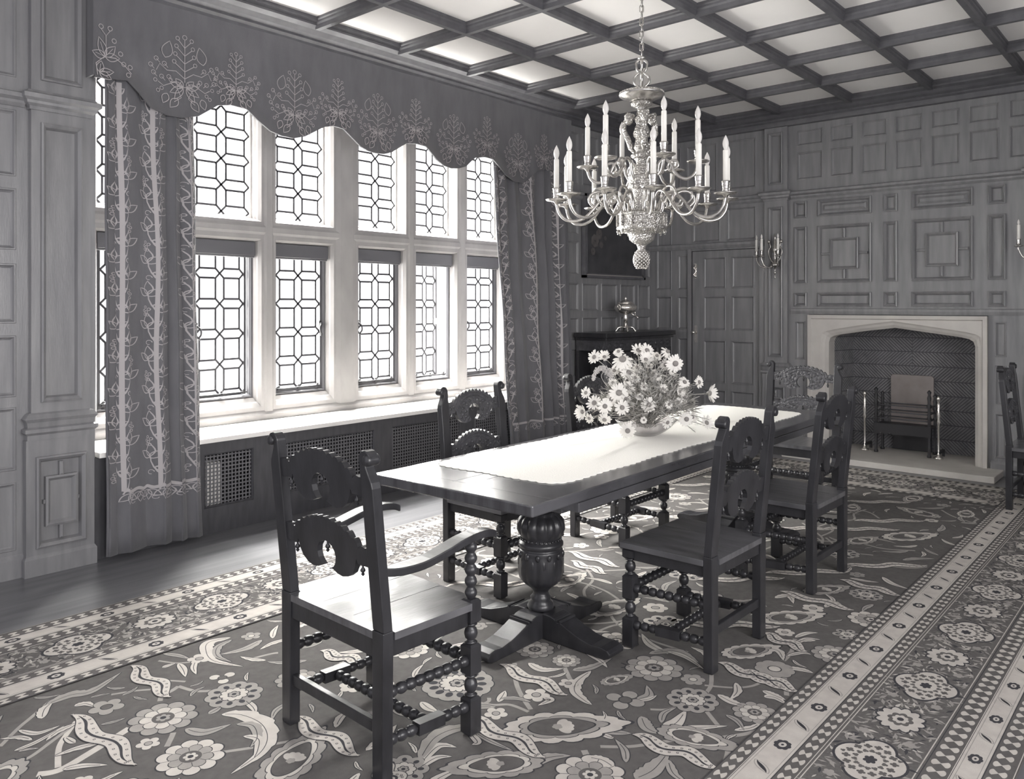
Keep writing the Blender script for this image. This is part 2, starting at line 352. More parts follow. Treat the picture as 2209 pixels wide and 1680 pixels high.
# ---- stone window
mb=MB()
LX=[(2.26,2.83),(2.96,3.535),(3.665,4.242),(4.507,5.075),(5.198,5.76),(5.90,6.47)]
UZ=(2.27,3.34); LZ=(.775,2.13)
hs=[(a,b,*UZ,'open') for a,b in LX]+[(a,b,*LZ,'open') for a,b in LX]
fgrid(mb,SW,2.0,6.8,.55,3.6,0,hs)
for a,b in LX:
    for (z0,z1),low in ((UZ,0),(LZ,1)):
        e=.028; dp=YG-YS
        r=[[(a,z0,0),(b,z0,0),(b,z1,0),(a,z1,0)],[(a+e*.6,z0+(.035 if low else .015),-.03),(b-e*.6,z0+(.035 if low else .015),-.03),(b-e*.6,z1-e*.6,-.03),(a+e*.6,z1-e*.6,-.03)],
           [(a+e*.6,z0+(.04 if low else .018),-.05),(b-e*.6,z0+(.04 if low else .018),-.05),(b-e*.6,z1-e*.6,-.05),(a+e*.6,z1-e*.6,-.05)],
           [(a+e,z0+(.07 if low else .028),-.075),(b-e,z0+(.07 if low else .028),-.075),(b-e,z1-e,-.075),(a+e,z1-e,-.075)],
           [(a+e,z0+(.075 if low else .03),-dp-.10),(b-e,z0+(.075 if low else .03),-dp-.10),(b-e,z1-e,-dp-.10),(a+e,z1-e,-dp-.10)]]
        for p,q in zip(r,r[1:]):
            mb.add([SW(*t) for t in p]+[SW(*t) for t in q],[(k,(k+1)%4,4+(k+1)%4,4+k) for k in range(4)])
# mullion rolls and transom moulding on the face
def roll(x,z0,z1,w=.02): mb.prism([(-w,0),(-w*.6,.012),(w*.6,.012),(w,0)],lambda p,q,t:SW(x+p,t,q),z0,z1)
for i in range(5):
    x=(LX[i][1]+LX[i+1][0])/2; w=(LX[i+1][0]-LX[i][1])/2-.022; roll(x,LZ[0]-.04,3.45,w)
mb.prism([(2.165,0),(2.185,.010),(2.225,.010),(2.245,0)],lambda p,q,t:SW(t,p,q),2.02,6.78)
mb.prism([(.60,0),(.60,.03),(.715,.03),(.745,.0)],lambda p,q,t:SW(t,p,q),2.02,6.78)
struct(mb.build('trim_8','stone'),'pale stone mullions, transom and sill of the long window')
# seat board in the bay
mb=MB(); mb.prism([(5.235,.640),(5.235,.672),(5.775,.672),(5.775,.640)],lambda a,b,t:(t,a,b),2.07,6.73)
struct(mb.build('trim_9','sill'),'pale window board along the foot of the stone window')
# windows
def leads(mb,u0,u1,z0,z1,zn,pz,gp,P,ncol=2,w=.0078):
    pu=(u1-u0)/ncol; g2=gp/2
    def seg(a,b):
        (x0,y0),(x1,y1)=a,b
        # clip to the light
        t0,t1=0,1; dx,dy=x1-x0,y1-y0
        for p,q in ((-dx,x0-u0),(dx,u1-x0),(-dy,y0-z0),(dy,z1-y0)):
            if abs(p)<1e-9:
                if q<-1e-9: return
            else:
                r=q/p
                if p<0: t0=max(t0,r)
                else: t1=min(t1,r)
        if t0>=t1-1e-6: return
        A=(x0+dx*t0,y0+dy*t0); B=(x0+dx*t1,y0+dy*t1); L=math.hypot(B[0]-A[0],B[1]-A[1])
        if L<1e-4: return
        nx,ny=-(B[1]-A[1])/L*w,(B[0]-A[0])/L*w
        q=[(A[0]+nx,A[1]+ny),(B[0]+nx,B[1]+ny),(B[0]-nx,B[1]-ny),(A[0]-nx,A[1]-ny)]
        mb.add([P(a,b,-.004) for a,b in q]+[P(a,b,.004) for a,b in q],[(0,1,2,3),(4,5,6,7),(0,1,5,4),(2,3,7,6),(1,2,6,5),(3,0,4,7)])
    k0=int((z0-zn)/pz)-2; k1=int((z1-zn)/pz)+2
    for k in range(k0,k1+1):
        zz=zn+k*pz
        for i in range(ncol+1):
            uu=u0+i*pu
            for sx in (-1,1):
                for sz in (-1,1): seg((uu,zz),(uu+sx*g2,zz+sz*g2))
        for i in range(ncol):
            a,b=u0+i*pu+g2,u0+(i+1)*pu-g2; c,d=zz+g2,zz+pz-g2
            seg((a,c),(b,c));seg((b,c),(b,d));seg((b,d),(a,d));seg((a,d),(a,c))
def catch(mb,x,z,s):
    mb.box(x-.012,x+.012,-.022,-.004,z-.03,z+.03); mb.ball((x,-.03,z),.013)
    mb.tube(smooth_path([(x,-.034,z),(x+.02*s,-.05,z-.02),(x+.022*s,-.055,z-.06),(x+.008*s,-.05,z-.085),(x+.015*s,-.05,z-.10)],4),.007,6)
def stay(mb,x0,x1,z):
    mb.tube([(x0,-.02,z),(x1,-.03,z+.004)],.006,6)
    for x in (x0+.03,(x0+x1)/2,x1-.03): mb.box(x-.012,x+.012,-.035,-.012,z-.008,z+.008); mb.ball((x,-.028,z+.02),.011)
names=['leftmost light of the stone window, half hidden behind the curtain','first fully seen light of the window beside the left curtain','window light just left of the broad middle mullion','window light just right of the broad middle mullion','window light with its lower casement standing open','rightmost light of the window beside the right curtain']
for i,(a,b) in enumerate(LX):
    w=empty('window_%d'%(i+1),((a+b)/2,YG,LZ[0])); struct(w,names[i])
    W=b-a-.056; h0,h1=-W/2,W/2; z0=LZ[0]; 
    # upper fixed light
    u=(2.30-z0,3.31-z0); P=lambda p,q,t:(p,t,q)
    mb=MB(); ringsteps(mb,lambda p,q,d:(p,-d,q),h0,h1,*u,0,[(0,-.03),(0,.012),(.014,.012),(.018,-.01)],cap=False); mb.build('upper_frame','sill',w)
    mb=MB(); leads(mb,h0+.018,h1-.018,u[0],u[1],2.341-z0,.208,.082,P); mb.build('upper_leading','lead',w)
    mb=MB(); mb.add([(h0,.0,u[0]),(h1,.0,u[0]),(h1,.0,u[1]),(h0,.0,u[1])],[(0,1,2,3)]); mb.build('upper_glass','pane',w,normals=False)
    # lower: fixed steel frame, head box, casement
    l=(.850-z0,2.105-z0)
    mb=MB(); ringsteps(mb,lambda p,q,d:(p,-d,q),h0,h1,*l,0,[(0,-.03),(0,.03),(.012,.032),(.024,.012),(.024,-.02)],cap=False); mb.build('lower_frame','steel',w)
    mb=MB(); mb.box(h0,h1,-.075,-.01,1.995-z0,2.105-z0); mb.tube([(h0,-.05,1.99-z0),(h1,-.05,1.99-z0)],.012,8); mb.build('screen_box','steel',w,bevel=.004)
    c=empty('casement',((h0+.024),0,0)); c.parent=w
    cw=W-.048; lz=(.875-z0,2.02-z0)
    mb=MB(); ringsteps(mb,lambda p,q,d:(p,-d,q),0,cw,*lz,0,[(0,-.015),(0,.012),(.018,.012),(.02,-.012)],cap=False)
    leads(mb,.02,cw-.02,lz[0]+.015,lz[1],.888-z0,.24,.075,P)
    mb.build('leading','lead',c)
    mb=MB(); mb.add([(0,0,lz[0]),(cw,0,lz[0]),(cw,0,lz[1]),(0,0,lz[1])],[(0,1,2,3)]); mb.build('glass','pane',c,normals=False)
    mb=MB(); rt=i in (0,2,4); catch(mb,(cw-.02) if rt else .02,1.43-z0,-1 if rt else 1); mb.build('catch','iron' if i!=4 else 'brass',c)
    if i==4: c.rotation_euler=(0,0,R_(16))
    if i==1: c.rotation_euler=(0,0,R_(5))
    mb=MB(); stay(mb,h0+.03,h1-.05,.893-z0); mb.build('casement_stay','iron',w)
# grille under the board
rc=empty('radiator_grille',(4.4,5.27,0)); tag(rc,'dark wooden radiator grille with square holes below the window board','radiator grille')
mb=MB(); gh=[]; xs=[]
x=2.72
bays=[(2.775,3.16),(3.34,4.28),(4.46,5.30),(5.48,6.40),(2.2,2.6)]
fgrid(mb,lambda u,z,d:(u-4.4,-d,z),2.038,6.73,0,.64,0,[(a,b,.18,.56,'open') for a,b in bays])
for a,b in bays: ringsteps(mb,lambda u,z,d:(u-4.4,-d,z),a,b,.18,.56,0,[(0,0),(.006,.006),(.014,-.01),(.014,-.03)],cap=False)
mb.build('panel','grille_oak',rc,normals=False)
for a,b in bays:
    mb=MB(); n=int((b-a)/.0275)
    for k in range(1,n):
        x=a+(b-a)*k/n-4.4; mb.box(x-.0045,x+.0045,.012,.018,.182,.558)
    for k in range(1,14):
        z=.18+.38*k/14; mb.box(a-4.4+.002,b-4.4-.002,.0145,.0205,z-.0045,z+.0045)
    mb.build('lattice','grille',rc)
mb=MB(); mb.box(2.80-4.4,2.92-4.4,.03,.16,.17,.49); mb.build('radiator','sill',rc,bevel=.01)
mb=MB(); mb.box(2.1-4.4,6.7-4.4,.3,.32,.01,.63); mb.build('back_panel','void',rc)
# backs that close the door and the chimney opening to the light outside
mb=MB(); mb.box(XW+.07,XW+.10,3.7,4.9,-.02,2.4); mb.box(XW+.02,XW+.10,4.712,4.9,0,2.4); mb.box(XW+.02,XW+.10,3.7,3.858,0,2.4); mb.box(XW+.02,XW+.07,3.7,4.9,2.242,2.4)
mb.box(9.25,9.30,1.4,3.5,-.02,1.8); mb.box(XW+.03,9.30,1.40,1.45,-.02,1.8); mb.box(XW+.03,9.30,3.45,3.50,-.02,1.8); mb.box(XW+.03,9.30,1.4,3.5,1.75,1.80)
mb.box(XW+.025,XW+.05,1.4,1.62,-.02,1.8); mb.box(XW+.025,XW+.05,3.28,3.5,-.02,1.8); mb.box(XW+.025,XW+.05,1.4,3.5,1.48,1.8)
struct(mb.build('wall_backing','void'))
# opposite wall with three plain garden windows, behind the camera
mb=MB(); OW=lambda u,z,d:(u,-1.6+d,z)
oh=[(a,a+1.5,.75,3.1,'open') for a in (-.6,1.5,3.6)]
fgrid(mb,OW,-1.6,8.65,0,ZC,0,oh)
for h in oh: ringsteps(mb,OW,*h[:4],0,[(0,0),(0,-.3)],cap=False)
struct(mb.build('wall_garden','oak',normals=False))
# ================================================================== CURTAINS
def ribbon2(mb,pts,w,surf,off=.011,mi=0,closed=False):
    """flat stitched line along 2D points (x,z) laid on a cloth surface"""
    n=len(pts); vs=[]
    for k in range(n):
        a=pts[(k-1)%n] if closed else pts[max(k-1,0)]; b=pts[(k+1)%n] if closed else pts[min(k+1,n-1)]
        dx,dz=b[0]-a[0],b[1]-a[1]; L=math.hypot(dx,dz) or 1; nx,nz=-dz/L*w/2,dx/L*w/2
        x,z=pts[k]
        for s in (1,-1):
            px,pz=x+nx*s,z+nz*s; p=surf(px,pz); vs.append((p[0],p[1]-off,p[2]))
    m=n if closed else n-1
    mb.add(vs,[(2*k,2*k+1,2*((k+1)%n)+1,2*((k+1)%n)) for k in range(m)],mi)
def circ(x,z,r,n=9,a0=0,a1=2*PI): return [(x+r*cos(a0+(a1-a0)*k/n),z+r*sin(a0+(a1-a0)*k/n)) for k in range(n+1)]
def lf(mb,x,z,L,ang,w,surf,lw=.0045,vein=True):
    pts=[]
    for k in range(15):
        t=k/7.0; 
        if t<=1: a=L*t; b=w*sin(PI*t**.8)
        else: a=L*(2-t); b=-w*sin(PI*(2-t)**.8)
        pts.append((x+a*cos(ang)-b*sin(ang),z+a*sin(ang)+b*cos(ang)))
    ribbon2(mb,pts,lw,surf)
    if vein: ribbon2(mb,[(x+L*t*cos(ang),z+L*t*sin(ang)) for t in (.05,.4,.75)],lw*.8,surf)
def berries(mb,x,z,surf,s=1,sg=1):
    st=[(0,0),(.03,.02),(.055,.0),(.06,-.03)]
    ribbon2(mb,[(x+sg*a*s,z+b*s) for a,b in st],.004,surf)
    for a,b in ((.062,-.04),(.04,-.03),(.078,-.02),(.045,-.055),(.072,-.062),(.055,-.08),(.03,.03)):
        ribbon2(mb,circ(x+sg*a*s,z+b*s,.010*s,7),.0038,surf)
def bush(mb,x,z,s,surf,rnd,leafy=True):
    # the branching berry tree of the pelmet
    def T(a,b): return (x+a*s,z+b*s)
    def pl(pts,w=.0045): ribbon2(mb,[T(*p) for p in pts],w,surf)
    pl([(0,-.02),(0,.10),(.0,.22)])
    for k in range(4):
        h=.06+.045*k; L=.055-.006*k
        for sg in (-1,1):
            pl([(0,h-.02),(sg*L*.5,h),(sg*L,h+.02)]); c=T(sg*L*1.1,h+.028); ribbon2(mb,circ(*c,.011*s,7),.004,surf)
    c=T(0,.235); ribbon2(mb,circ(*c,.013*s,8),.004,surf)
    for sg in (-1,1):
        pl([(0,.0),(sg*.05,.035),(sg*.10,.03),(sg*.14,.06),(sg*.16,.02)])
        for a,b in ((.115,.065),(.16,.085),(.175,.005),(.13,-.01),(.09,-.005),(.19,.045)): 
            c=T(sg*a,b); ribbon2(mb,circ(*c,.012*s,7),.004,surf); pl([(sg*(a-.02),b-.02),(sg*a,b)],.0035)
        if leafy:
            p=T(sg*.11,.10); lf(mb,p[0],p[1],.10*s,PI/2+sg*.25,.03*s,surf,vein=False)
        pl([(0,-.05),(sg*.06,-.03),(sg*.12,-.06),(sg*.15,-.04)])
        for a,b in ((.08,-.02),(.13,-.075),(.165,-.035),(.15,-.09)):
            c=T(sg*a,b); ribbon2(mb,circ(*c,.010*s,7),.0038,surf)
        for ang,LL in ((.2,.075),(-.5,.085),(-1.0,.09),(.8,.06)):
            p=T(sg*.01,-.05); lf(mb,p[0],p[1],LL*s,ang if sg>0 else PI-ang,.018*s,surf,vein=False)
        p=T(sg*.04,-.12); lf(mb,p[0],p[1],.07*s,(-.9 if sg>0 else PI+.9),.022*s,surf,vein=False)
        p=T(sg*.10,-.10); lf(mb,p[0],p[1],.06*s,(-1.2 if sg>0 else PI+1.2),.02*s,surf,vein=False)
        pl([(sg*.02,-.02),(sg*.045,-.06),(sg*.02,-.11),(sg*.06,-.14)])
# pelmet
VP=[(1.995,2.985),(2.20,3.01),(2.27,2.95),(2.345,2.87),(2.45,2.835),(2.55,2.835),(2.66,2.864),(2.80,2.963),(2.90,2.985),(3.02,2.977),(3.10,2.913),(3.20,2.85),(3.29,2.83),(3.39,2.828),(3.49,2.858),(3.59,2.915),(3.677,2.962),(3.76,2.982),(3.85,2.975),(3.93,2.92),(4.02,2.86),(4.10,2.838),(4.17,2.832),(4.27,2.84),(4.355,2.865),(4.44,2.92),(4.51,2.962),(4.62,2.975),(4.725,2.967),(4.79,2.92),(4.85,2.872),(4.94,2.83),(5.03,2.818),(5.12,2.828),(5.21,2.857),(5.27,2.91),(5.32,2.948),(5.45,2.975),(5.57,2.97),(5.66,2.92),(5.775,2.845),(5.9,2.80),(6.02,2.80),(6.12,2.86),(6.25,2.95),(6.4,2.985),(6.55,2.99),(6.68,2.97),(6.80,2.93)]
VY=5.122
def vs_(x,z): return (x,VY+.010*sin(x*3.1+.5)+.006*sin(x*9),z)
vp=[]
for i in range(len(VP)-1):
    (a,b),(c,d)=VP[i],VP[i+1]
    for k in range(2): t=k/2; vp.append((a+(c-a)*t,b+(d-b)*t))
vp.append(VP[-1])
mb=MB(); zt=3.55; n=len(vp); vs=[]
for x,z in vp:
    for k in range(5): zz=zt+(z-zt)*k/4; vs.append(vs_(x,zz))
mb.add(vs,[(i*5+k,i*5+k+1,(i+1)*5+k+1,(i+1)*5+k) for i in range(n-1) for k in range(4)],0,True)
vs=[(p[0],p[1]+.014,p[2]) for p in vs]
mb.add(vs,[(i*5+k,(i+1)*5+k,(i+1)*5+k+1,i*5+k+1) for i in range(n-1) for k in range(4)],0,True)
b2=len(vs); mb.f+= [[i*5+4,(i+1)*5+4,b2+(i+1)*5+4,b2+i*5+4] for i in range(n-1)]; mb.m+=[0]*(n-1); mb.sm+=[False]*(n-1)
for X in (vp[0][0],vp[-1][0]):
    mb.box(X-.006,X+.006,VY,YW-.002,3.0,3.55)
pel=mb.build('pelmet','curtain',normals=False); tag(pel,'dark scalloped cloth pelmet with pale stitched trees across the window top','pelmet')
mb=MB(); rnd=random.Random(3)
for x,s,z in ((2.56,1.16,3.09),(3.39,1.12,3.05),(4.19,1.08,3.05),(5.05,1.05,3.04),(5.93,1.02,3.02)): bush(mb,x,z,s,vs_,rnd)
for x,s,z in ((2.93,.9,3.13),(3.79,.9,3.13),(4.60,.9,3.13),(5.47,.9,3.13),(6.35,.85,3.12)): bush(mb,x,z,s,vs_,rnd,False)
# corner spray
for L,a in ((.10,.9),(.12,1.9),(.08,2.9),(.09,.1)): lf(mb,2.055,3.12,L,a,.025,vs_)
for L,a in ((.09,.2),(.08,-.4),(.07,1.4)): lf(mb,2.02,3.02,L,a,.022,vs_)
ribbon2(mb,[(2.01,3.0),(2.0,3.07),(2.05,3.12),(2.12,3.125),(2.18,3.09),(2.22,3.05)],.005,vs_)
for a,b in ((2.03,3.30),(2.085,3.30),(2.11,3.23),(2.15,3.16),(2.17,3.10),(2.21,3.09),(2.20,3.04)): ribbon2(mb,circ(a,b,.014,8),.0045,vs_)
ribbon2(mb,[(2.03,3.285),(2.06,3.25),(2.085,3.285)],.004,vs_); ribbon2(mb,[(2.06,3.25),(2.06,3.12)],.004,vs_)
mb.build('stitching','stitch',pel,normals=False)
# curtains
def curtain(name,xt0,xt1,xb0,xb1,Y0,folds,zt,zb,label,trunks,amp=.030):
    fl=folds
    def surf(s,z):  # s in 0..1 across the cloth
        t=(zt-z)/(zt-zb); a=xt0+(xb0-xt0)*t; b=xt1+(xb1-xt1)*t
        # uneven folds: deep on the window side, flat towards the wall
        ph=fl*(s+.06*sin(2*PI*s*1.3))
        am=amp*(.35+.65*sin(min(s*1.25+.12,1)*PI/2)); 
        x=a+(b-a)*s+.010*sin(2*PI*ph*2+.6)
        y=Y0-am*sin(2*PI*ph+.5*sin(z*1.1))-.008*sin(5*z+s*9)
        return (x,y,z)
    N=110;K=26; mb=MB(); vs=[surf(i/N,zt+(zb-zt)*k/K) for i in range(N+1) for k in range(K+1)]
    fs=[(i*(K+1)+k,i*(K+1)+k+1,(i+1)*(K+1)+k+1,(i+1)*(K+1)+k) for i in range(N) for k in range(K)]
    mb.add(vs,fs,0,True); o=mb.build(name,'curtain',normals=False)
    so=o.modifiers.new('thick','SOLIDIFY'); so.thickness=.006; so.offset=1
    tag(o,label,'curtain')
    W=abs((xt1-xt0)+(xb1-xb0))/2
    S2=lambda x,z: surf(min(max(x/W,0),1),z)
    mb=MB()
    for ti,tx in enumerate(trunks):
        x=tx*W; zs=[.42+ (3.0-.42)*k/60 for k in range(61)]
        ribbon2(mb,[(x+.004*sin(z*4),z) for z in zs],.016,S2)
        z=.46;k=ti
        while z<2.8:
            for sg in (1,-1):
                q=z+(0 if sg>0 else .105)
                ribbon2(mb,[(x+sg*a,q+b) for a,b in ((0,-.06),(.018,-.02),(.03,.02),(.032,.05))],.006,S2)
                a0=PI/2
                lf(mb,x+sg*.036,q+.05,.088,PI/2,.023,S2,.0055,False)
                lf(mb,x+sg*.036,q+.045,.078,PI/2-sg*.9,.021,S2,.0055,False)
                lf(mb,x+sg*.034,q+.04,.068,PI/2+sg*.8,.019,S2,.0055,False)
                if (k%2)==0:
                    for a,b in ((.025,.0),(.042,.012),(.05,-.006),(.036,-.014),(.046,-.026),(.03,-.03)): ribbon2(mb,circ(x+sg*a*1.2,q-.045+b*1.2,.0085,7),.004,S2)
                else: ribbon2(mb,circ(x+sg*.03,q-.05,.014,8,0,5),.004,S2)
            ribbon2(mb,circ(x,z+.08,.014,8),.005,S2)
            z+=.21;k+=1
    x0=trunks[0]*W; x1=W*.985
    ribbon2(mb,[(x0+(x1-x0)*k/60,.42+.006*sin(k*.7)) for k in range(61)],.020,S2)
    for k in range(7):
        x=x0+(x1-x0)*(k+.5)/7
        for a in (-2.4,-1.57,-.7): lf(mb,x,.40,.065,a,.017,S2,.0045,False)
        ribbon2(mb,circ(x+.03,.35,.012,7,1,6),.0035,S2)
    mb.build('stitching','stitch',o,normals=False)
    return o
curtain('curtain',2.075,2.645,2.085,2.715,5.19,4.2,3.05,.03,'dark embroidered curtain left of the window beside the pilaster',(.17,.53,.93))
curtain('curtain',5.63,6.80,5.90,6.95,5.186,7.5,3.02,.03,'dark embroidered curtain right of the window near the far corner',(.06,.45,.80),.034)
# ================================================================== FIREPLACE
fp=empty('fireplace',(XW,2.45,0)); tag(fp,'pale stone fireplace with a low pointed arch and a chevron brick back','fireplace')
Lx=lambda X:X-XW; Ly=lambda Y:Y-2.45
yo0,yo1,yi0,yi1=1.602,3.298,1.715,3.095
arch=[(yi0,.05),(yi0,1.20),(yi0+.015,1.245),(yi0+.05,1.268),(yi0+.12,1.285),(2.435-.30,1.325),(2.435,1.365),(2.435+.30,1.325),(yi1-.12,1.285),(yi1-.05,1.268),(yi1-.015,1.245),(yi1,1.20),(yi1,.05)]
outer=[(yo0,.05),(yo0,1.49),(yo1,1.49),(yo1,.05)]
def archoff(e):
    out=[]
    for i,(y,z) in enumerate(arch):
        if z<=1.2001: out.append((y-e if y<2.4 else y+e,z))
        else:
            t=(y-2.405)/.69; out.append((y+e*t*1.0,z+e*(1-.3*abs(t))))
    return out
mb=MB(); D0=.0
P=lambda y,z,d:(-d,Ly(y),z)
# front face: strip between outer rectangle and moulding line
def ringpoly(A,dA,B,dB):
    n=len(A); mb.add([P(a,b,dA) for a,b in A]+[P(a,b,dB) for a,b in B],[(k,k+1,n+k+1,n+k) for k in range(n-1)])
def outl(o):  # outer rectangle sampled like the arch
    out=[]
    for i,(y,z) in enumerate(arch):
        if i==0: out.append((yo0+o,.05))
        elif i<=3: out.append((yo0+o,[0,.6,1.2,1.49-o][i]))
        elif i<9: out.append((yo0+o+(yo1-yo0-2*o)*(i-3)/6,1.49-o))
        elif i<12: out.append((yo1-o,[1.49-o,1.2,.6][i-9]))
        else: out.append((yo1-o,.05))
    return out
ringpoly(outl(0),-.05,outl(0),.045); ringpoly(outl(0),.045,outl(.035),.045); ringpoly(outl(.035),.045,outl(.045),.03)
ringpoly(outl(.045),.03,archoff(.07),.03); ringpoly(archoff(.07),.03,archoff(.055),.015); ringpoly(archoff(.055),.015,archoff(.03),.0); ringpoly(archoff(.03),.0,archoff(.02),-.01)
ringpoly(archoff(.02),-.01,arch,-.03); ringpoly(arch,-.03,arch,-.20)
mb.build('surround','hstone',fp,normals=False)
mb=MB(); mb.box(Lx(8.21),Lx(8.66),Ly(1.47),Ly(3.42),.0,.06); mb.box(Lx(8.66),Lx(9.55),Ly(1.72),Ly(3.2),.0,.055); mb.build('hearth','hstone',fp,bevel=.006)
# firebox with chevron bricks
mb=MB()
bx=Lx(9.22); fxa=Lx(8.80)
def boxwall(pa,pb,z0,z1,mirror,both=True):
    # wall from pa to pb (x,y), bricks slanted in bands
    L=math.hypot(pb[0]-pa[0],pb[1]-pa[1]); ux,uy=(pb[0]-pa[0])/L,(pb[1]-pa[1])/L; nx,ny=-uy,ux
    if nx>0: nx,ny=-nx,-ny
    W=lambda s,z,d:(pa[0]+ux*s+nx*d,pa[1]+uy*s+ny*d,z)
    mb.add([W(0,z0,0),W(L,z0,0),W(L,z1,0),W(0,z1,0)],[(0,1,2,3)],1)
    bh=.15; k=0; z=z0
    while z<z1-.01:
        h=min(bh,z1-z)-.010
        for half in (0,1):
            a,b=(0,L/2) if half==0 else (L/2,L)
            dirn=(1 if k%2 else -1)*(1 if half else -1)
            s=a-.2
            while s<b+.2:
                q=[(s,z),(s+.024,z),(s+.024+dirn*h,z+h),(s+dirn*h,z+h)]
                # clip in s
                poly=q
                for side,lim in ((0,a+.001),(1,b-.001)):
                    o=[]
                    for i in range(len(poly)):
                        p0,p1=poly[i],poly[(i+1)%len(poly)]
                        in0=(p0[0]>=lim) if side==0 else (p0[0]<=lim); in1=(p1[0]>=lim) if side==0 else (p1[0]<=lim)
                        if in0: o.append(p0)
                        if in0!=in1: t=(lim-p0[0])/(p1[0]-p0[0]); o.append((lim,p0[1]+(p1[1]-p0[1])*t))
                    poly=o
                    if len(poly)<3: break
                if len(poly)>=3:
                    n=len(poly); mb.add([W(u,v,.008) for u,v in poly]+[W(u,v,0) for u,v in poly],[tuple(range(n))]+[(i,(i+1)%n,n+(i+1)%n,n+i) for i in range(n)],0)
                s+=.034
        z+=bh;k+=1
boxwall((bx,Ly(1.80)),(bx,Ly(3.02)),.055,1.42,1)
boxwall((fxa,Ly(1.69)),(bx,Ly(1.80)),.055,1.42,1); boxwall((fxa,Ly(3.12)),(bx,Ly(3.02)),.055,1.42,1)
mb.add([(fxa,Ly(1.69),1.42),(bx+.02,Ly(1.69),1.42),(bx+.02,Ly(3.12),1.42),(fxa,Ly(3.12),1.42)],[(0,1,2,3)],1)
mb.build('brick_back',['brick','mortar'],fp,normals=False)
# basket grate
gr=empty('fire_grate',(8.98,2.42,.055)); tag(gr,'wrought iron basket grate on four feet in the fireplace','fire grate')
def post(mb,x,y,h,r=.012):
    mb.lathe([(r*1.6,0),(r*1.6,.02),(r,.03),(r,h*.55),(r*1.7,h*.58),(r,h*.62),(r,h*.72),(r*1.9,h*.76),(r*.9,h*.80),(r*1.5,h*.88),(r*.8,h*.93),(r*1.6,h*.97),(r*.4,h)],10,(x,y,0))
for y in (-.26,.25):
    for x in (-.12,.10):
        mb=MB(); mb.box(x-.012,x+.012,y-.012,y+.012,0,.58); post(mb,x,y,.68 if x<0 else .62,.013); mb.build('post','iron',gr)
for i,(z,nm) in enumerate(((.36,'bar'),(.43,'bar'),(.50,'bar'))):
    mb=MB(); mb.tube([(-.12,-.26,z),(.10,-.26,z),(.10,.25,z),(-.12,.25,z)],.007,6,closed=True); mb.build(nm,'steel',gr)
mb=MB(); mb.box(-.13,.11,-.27,.26,.28,.30); mb.build('floor_plate','iron',gr)
mb=MB(); mb.prism([(-.28,.31),(-.28,.20)]+[(-.28+.55*k/14,.215-.02*(k%2)) for k in range(1,14)]+[(.27,.20),(.27,.31)],lambda a,b,t:(t,a,b),-.145,-.132); mb.build('apron','iron',gr)
for y,x,l in ((2.79,8.88,'slender steel andiron standing left of the fire grate'),(2.07,8.84,'slender steel andiron standing right of the fire grate')):
    a=empty('andiron',(x,y,.055)); tag(a,l,'andiron','pair of andirons')
    mb=MB(); mb.lathe([(.045,0),(.045,.015),(.02,.03),(.011,.06),(.011,.34),(.02,.37),(.012,.40),(.022,.44),(.012,.48),(.016,.54),(.009,.57),(.02,.595),(.018,.615),(.004,.63)],12); mb.build('shaft','brass',a)
    mb=MB(); mb.box(-.01,.2,-.012,.012,.05,.075); mb.box(.19,.21,-.012,.012,0,.0505); mb.build('billet_bar','iron',a)
mb=MB(); mb.prism([(-.21,0),(.21,0),(.21,.52),(.19,.54),(-.19,.54),(-.21,.52)],lambda a,b,t:(t,a,b),0,.02)
fb=mb.build('fireback','fback',bevel=.004)
mb=MB(); mb.box(.0,.03,-.19,.19,-.255,0); mb.build('foot','iron',fb)
fb.location=(9.16,2.40,.315); tag(fb,'pale cast iron fireback plate leaning behind the fire grate','fireback')
# ================================================================== SCONCES
def candle(mb_w,mb_b,x,y,z,r=.013,h=.13,hb=.055):
    mb_w.lathe([(r,0),(r,h-.004),(r*.7,h)],12,(x,y,z)); mb_b.lathe([(r*.45,0),(r*.75,hb*.25),(r*.8,hb*.45),(r*.5,hb*.75),(.001,hb)],10,(x,y,z+h))
def sconce(Y,arms,label):
    s=empty('wall_sconce',(XW-.045,Y,2.02)); tag(s,label,'wall sconce','silver candle sconces beside the overmantel')
    mb=MB(); T=Matrix.Translation((-.055,0,0))
    mb.lathe([(.001,-.135),(.012,-.125),(.004,-.11),(.006,-.08),(.02,-.07),(.006,-.055),(.01,-.02),(.035,0),(.05,.01),(.045,.03),(.02,.045),(.012,.10),(.022,.12),(.012,.14),(.03,.16),(.034,.20),(.018,.23),(.02,.27),(.010,.29),(.014,.31),(.010,.35),(.004,.36)],14,T=T)
    for a in (-.035,.035):
        mb.tube(smooth_path([(-.055,a*.4,.03),(-.05,a*1.6,.09),(-.05,a*2.2,.17),(-.05,a*1.5,.22),(-.05,a*2,.27)],4),.008,6); mb.ball((-.055,a*2,.275),.02)
    mb.tube([(0,0,.08),(-.055,0,.08)],.012,8); mb.build('body','silver',s)
    for y,x in arms:
        mb=MB(); mb.tube(smooth_path([(-.055,y*.15,.01),(-.055+x*.4,y*.45,-.01),(-.055+x*.8,y*.8,.01),(-.055+x,y,.08),(-.055+x,y,.115)],5),.007,8)
        mb.lathe([(.006,0),(.036,.008),(.038,.014),(.008,.016)],14,(-.055+x,y,.10)); mb.lathe([(.008,.016),(.018,.03),(.014,.05),(.018,.07),(.017,.075)],12,(-.055+x,y,.10))
        a=mb.build('arm','silver',s); w_=MB(); b_=MB(); candle(w_,b_,-.055+x,y,.175,.014,.13,.05); w_.build('candle','wax',a); b_.build('bulb','bulb',a)
sconce(3.635,((.20,-.03),(.11,-.10),(-.075,-.10)),'silver candle sconce on the pilaster between door and fireplace')
